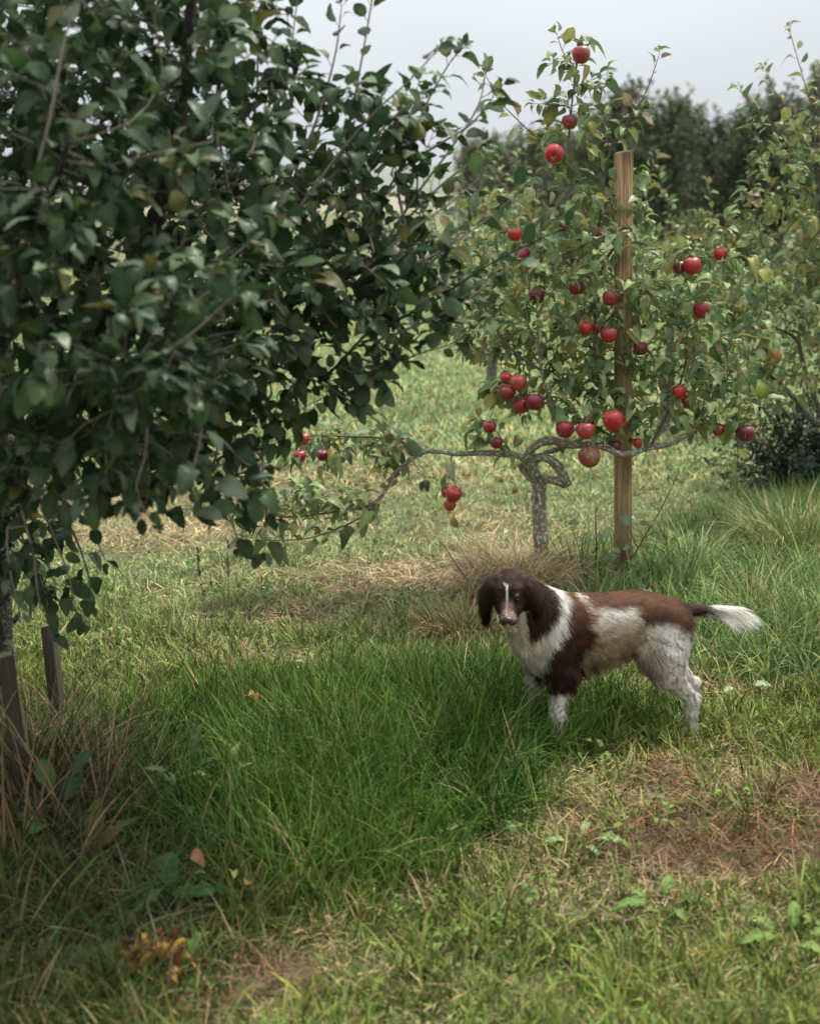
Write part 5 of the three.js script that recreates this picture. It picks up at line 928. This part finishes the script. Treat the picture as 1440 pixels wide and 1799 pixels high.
function stalk(label, pts, r0, mat, heads) {
  const base = pts[0].clone(), g = thing('grass_stalk', label, 'grass stalk', base); const c = curve(pts, 14).map((p) => p.sub(base));
  mesh('stem', tube(c, c.map((_, i) => r0 * (1 - 0.6 * i / 14)), 5), mat, g);
  if (heads) { const L = []; const r = rng(label.length), tip = c[c.length - 1], dn = c[c.length - 4]; for (let k = 0; k < heads; k++) { const p = dn.clone().lerp(tip, r()); L.push(new THREE.SphereGeometry(0.0035, 5, 4).scale(1, 2.2, 1).translate(p.x + 0.008 * (r() - 0.5), p.y, p.z + 0.008 * (r() - 0.5))); } mesh('seed_head', mergeGeometries(L), mat, g); }
}
const brownStem = new THREE.MeshStandardMaterial({ color: lin(0.12, 0.075, 0.05), roughness: 0.8 });
stalk('thin dark seed stalk, left of the two rising before the mown strip', [G(368, 1265), W(366, 1150, 4.7), W(356, 1040, 4.72), W(346, 962, 4.75)], 0.0022, brownStem, 14);
stalk('thin dark seed stalk, right of the two rising before the mown strip', [G(404, 1260), W(404, 1150, 4.75), W(402, 1050, 4.76), W(401, 950, 4.78)], 0.002, brownStem, 10);
stalk('bare dark twig sticking up out of the grass left of the dog head', [G(850, 1080), W(822, 1022, 5.75), W(800, 990, 5.75), W(778, 955, 5.72)], 0.004, M.twig, 0);
stalk('broad green blade leaning left over the mown strip', [G(300, 1215), W(255, 1140, 4.9), W(275, 1110, 4.95)], 0.003, new THREE.MeshStandardMaterial({ color: lin(0.1, 0.15, 0.05), roughness: 0.7 }), 0);
{
  const base = G(905, 1784), g = thing('stick', 'pale dry stick lying on the turf near the bottom edge', 'stick', base);
  mesh('shaft', tube([W(908, 1762, 2.93).sub(base), W(950, 1757, 2.95).sub(base), W(1000, 1764, 2.93).sub(base)], [0.004, 0.005, 0.003], 7), new THREE.MeshStandardMaterial({ color: lin(0.42, 0.36, 0.28), roughness: 0.8 }), g);
}
// reddish sucker shoots with a few round leaves in front of the stake
{
  const base = G(1046, 1030), g = thing('sapling', 'wiry red stemmed sucker shoots with few round leaves in front of the stake', 'sapling', base), r = rng(515), d = 6.05;
  const stems = [[[1046, 1030], [1047, 960], [1046, 900], [1049, 890]], [[1046, 1020], [1080, 1000], [1112, 976], [1130, 945], [1160, 895], [1190, 832]], [[1120, 965], [1105, 930], [1098, 905]], [[1130, 945], [1150, 935], [1165, 940]], [[1130, 1030], [1142, 1005], [1150, 975]], [[1030, 1030], [1015, 960], [1000, 915]]];
  const leaves = [[1098, 905, 0.07], [1060, 985, 0.05], [1075, 965, 0.045], [1108, 960, 0.05], [1122, 920, 0.05], [1140, 918, 0.05], [1152, 950, 0.05], [1100, 985, 0.05], [1165, 940, 0.05], [1045, 940, 0.045], [1120, 990, 0.05], [1175, 850, 0.04], [1035, 1010, 0.06], [1018, 1000, 0.055], [1010, 1018, 0.06], [1000, 915, 0.05], [1085, 975, 0.05], [1138, 1005, 0.06]];
  stems.forEach((s, i) => { const c = curve(s.map(([x, y], k) => i === 0 && k === 0 ? base.clone() : W(x, y, d - 0.02 * i)), 12).map((p) => p.sub(base)); mesh('stem', tube(c, c.map((_, k) => (i < 2 ? 0.0048 : 0.0028) * (1 - 0.6 * k / 12)), 6), M.redTwig, g); });
  const mats = leafMats([lin(0.14, 0.18, 0.11), lin(0.11, 0.16, 0.07), lin(0.2, 0.21, 0.08)]);
  leaves.forEach(([x, y, s], i) => { const m = mesh('leaf', LEAVES[3], mats[i % 3], g); orient(W(x, y, d - 0.03 + 0.05 * (r() - 0.5)).sub(base), V(r() - 0.5, 0.5 * (r() - 0.6), r() - 0.2), V(0.5 * (r() - 0.5), 1, 0.6), s, 1.15).decompose(m.position, m.quaternion, m.scale); });
}
rosette('dock_plant', 'dark green dock with one broad upright leaf and a long grey green leaf pointing right', G(265, 1610), [[-1.2, 1.0, 0.12, 1.8, 0.04], [0.1, 0.3, 0.2, 0.6, 0.05], [0.25, 0.15, 0.16, 0.6, 0.03], [2.6, 0.7, 0.1, 1.2, 0.03], [3.6, 0.3, 0.09, 1.1, 0.03], [1.4, 0.35, 0.08, 1.1, 0.03]], DG, 61);
rosette('dock_plant', 'yellowing dock with ragged curled leaf beside the dry stalks', G(155, 1560), [[-1.4, 1.25, 0.15, 1.0, 0.08], [0.4, 1.1, 0.1, 1.1, 0.1], [2.8, 1.0, 0.1, 1.0, 0.06], [-0.4, 0.9, 0.12, 0.8, 0.1]], [[0.06, 0.06, 0.018], [0.07, 0.045, 0.022], [0.04, 0.05, 0.018]], 62);
rosette('weed_plant', 'round leaved dark weed near the bottom left corner', G(165, 1740), [[0.3, 0.5, 0.08, 1.9, 0.02], [1.9, 0.4, 0.09, 1.8, 0.02], [-1.3, 0.7, 0.09, 1.9, 0.03], [3.3, 0.5, 0.08, 1.8, 0.02], [-2.3, 0.8, 0.08, 1.8, 0.03]], DG, 63);
rosette('weed_plant', 'small leafy weed with thin brown stem left of the yellow flower in the long grass', G(325, 1470), [[0.3, 0.8, 0.08, 0.9, 0.2], [2.4, 0.9, 0.09, 0.9, 0.18], [-1, 1.2, 0.1, 0.8, 0.22], [4, 0.5, 0.07, 1, 0.14], [1.2, 0.4, 0.07, 1, 0.1], [3, 0.2, 0.08, 1, 0.05]], [[0.06, 0.1, 0.03], [0.09, 0.12, 0.05]], 64);
rosette('weed_plant', 'light green sprig between the dock and the yellow flower', G(392, 1450), [[0.3, 0.9, 0.06, 1, 0.16], [2.4, 0.8, 0.06, 1, 0.15], [-1, 1.1, 0.07, 1, 0.17], [4, 0.4, 0.05, 1, 0.1]], [[0.12, 0.16, 0.05]], 65);
rosette('weed_plant', 'bright lobed weed below the orange dead leaves', G(290, 1735), [[-0.9, 0.7, 0.12, 0.9, 0.03], [0.5, 0.5, 0.1, 0.9, 0.02], [2.2, 0.6, 0.1, 1, 0.02]], [[0.07, 0.13, 0.03]], 66);
rosette('dandelion_plant', 'pale flat rosette with ragged leaf in the dry patch before the dog', G(1015, 1490), [[0.15, 0.15, 0.11, 0.8, 0.03], [2.7, 0.3, 0.08, 0.8, 0.03], [1.2, 0.4, 0.07, 0.8, 0.02], [-1.2, 0.4, 0.08, 0.8, 0.02]], [[0.17, 0.22, 0.085]], 67);
rosette('dandelion_plant', 'long pale blade leaf lying right of the long grass edge', G(850, 1480), [[3.2, 0.15, 0.11, 0.4, 0.05], [2.6, 0.5, 0.12, 0.4, 0.04], [0.3, 0.7, 0.09, 0.5, 0.03]], [[0.15, 0.2, 0.07]], 68);
rosette('dandelion_plant', 'flat green rosette in the turf low on the right', G(1160, 1600), [[0.15, 0.2, 0.09, 0.9, 0.03], [2.7, 0.3, 0.1, 0.9, 0.03], [1.2, 0.4, 0.08, 0.9, 0.02], [-1.2, 0.5, 0.09, 0.9, 0.02], [3.8, 0.3, 0.08, 0.9, 0.02]], [[0.1, 0.155, 0.04], [0.085, 0.14, 0.035]], 69);
rosette('dandelion_plant', 'broad leaved rosette at the right edge below the brown patch', G(1385, 1660), [[0.15, 0.3, 0.1, 0.9, 0.03], [2.7, 0.3, 0.11, 0.9, 0.03], [1.2, 0.5, 0.09, 0.9, 0.02], [-1.2, 0.6, 0.1, 0.9, 0.02], [4.0, 0.3, 0.09, 0.9, 0.02]], [[0.11, 0.16, 0.045], [0.09, 0.14, 0.035]], 70);
rosette('plantain_plant', 'pale plantain leaf lying on the turf behind the hind paw', G(1300, 1215), [[0.4, 0.35, 0.07, 1.5, 0.03], [2.4, 0.3, 0.06, 1.3, 0.02]], [[0.2, 0.24, 0.14]], 71);
// fallen leaves and a flower
function fallen(label, px, py, d, size, c, seed, rot) {
  const g = thing('fallen_leaf', label, 'leaf', W(px, py, d)), m = M.leaf.clone(); m.color.copy(lin(...c));
  mesh('blade', leafGeo({ width: 0.8, curl: 0.9, fold: 0.8, stalk: 0.3, rows: 8, wave: 0.2, seed }), m, g); g.scale.setScalar(size); g.rotation.set(...rot);
}
const onGrass = (x, y) => -G(x, y).z - 0.12;
fallen('curled brown orange dead leaf caught above the dock leaves', 335, 1503, onGrass(335, 1545), 0.045, [0.3, 0.16, 0.08], 81, [0.3, 1.2, 0.2]);
fallen('pale yellow leaf standing between the dock and the long grass', 408, 1535, onGrass(408, 1560), 0.032, [0.3, 0.26, 0.07], 82, [-0.9, 0.3, 0.1]);
fallen('orange and cream fallen leaf at the upper edge of the long grass', 437, 1222, onGrass(437, 1260), 0.055, [0.5, 0.28, 0.08], 83, [-0.6, 2.2, 0.4]);
fallen('small orange red leaf in the grass in front of the dog chest', 924, 1277, onGrass(924, 1290), 0.04, [0.5, 0.14, 0.04], 84, [-0.4, 0.5, 0.3]);
fallen('dark yellow dead leaf on the dark soil right of the dock', 432, 1556, onGrass(432, 1570), 0.035, [0.3, 0.18, 0.03], 85, [0.2, 2.8, 0.2]);
fallen('pale round leaf resting in the grass beside the stake foot', 1130, 1042, onGrass(1130, 1060), 0.06, [0.45, 0.42, 0.3], 86, [-0.7, 0.4, 0.2]);
{
  const base = W(268, 1655, onGrass(268, 1690)), g = thing('dead_leaves', 'heap of rusty yellow rotting leaves low at the left below the dock', 'dead leaves', base, null, 'stuff'), r = rng(99), L = [];
  const cols = [[0.2, 0.105, 0.02], [0.11, 0.04, 0.014], [0.07, 0.035, 0.016], [0.26, 0.16, 0.03]];
  for (let k = 0; k < 46; k++) { const q = leafGeo({ width: 0.6, curl: 1.1, fold: 0.9, rows: 8, wave: 0.35, seed: 900 + k }), c = cols[k % 4], a = q.attributes.color; for (let i = 0; i < a.count; i++) a.setXYZ(i, a.getX(i) * c[0], a.getY(i) * c[1], a.getZ(i) * c[2]); q.applyMatrix4(orient(V(0.15 * (r() - 0.5), 0.07 * (r() - 0.8), 0.12 * (r() - 0.5)), V(r() - 0.5, 0.5 * (r() - 0.5), r() - 0.5), V(r() - 0.5, 1, r() - 0.2), 0.02 + 0.022 * r())); L.push(q); }
  mesh('leaves', mergeGeometries(L), M.leaf, g, 'stuff');
}
{
  const base = G(481, 1440), g = thing('dandelion_flower', 'yellow flower half closed in the long dark grass', 'flower', base), top = W(481, 1397, onGrass(481, 1415)).sub(base);
  mesh('stem', tube(curve([V(0, 0, 0), top.clone().multiplyScalar(0.5).add(V(0.01, 0.01, 0)), top], 8), Array(9).fill(0.0022), 5), new THREE.MeshStandardMaterial({ color: lin(0.12, 0.17, 0.06), roughness: 0.8 }), g);
  const r = rng(5), pm = new THREE.MeshStandardMaterial({ color: lin(0.62, 0.4, 0.02), roughness: 0.7, side: THREE.DoubleSide }), pg = [];
  for (let k = 0; k < 40; k++) { const a = k * 2.4, el = 0.35 + 0.8 * k / 40, q = leafGeo({ width: 0.3, curl: 0.2, fold: 0.2, stalk: 0, rows: 3, seed: k }); q.applyMatrix4(orient(top.clone().add(V(0, 0.002, 0)), V(Math.cos(a) * Math.cos(el), Math.sin(el), Math.sin(a) * Math.cos(el)), V(0, 1, 0.1), 0.017 * (0.8 + 0.3 * r()))); pg.push(q); }
  mesh('petals', mergeGeometries(pg), pm, g, 'stuff');
}
{
  const g = thing('fallen_apple', 'small dark fallen apple in the grass under the belly of the dog', 'apple', W(1105, 1222, 4.75)); g.scale.setScalar(0.045); g.rotation.set(0.8, 0.4, 0.5);
  mesh('skin', APPLE[1][0], SKIN.dark, g); mesh('stem', APPLE[1][1], stemMat, g); mesh('calyx', APPLE[1][2], stemMat, g);
}
renderer.render(scene, camera);
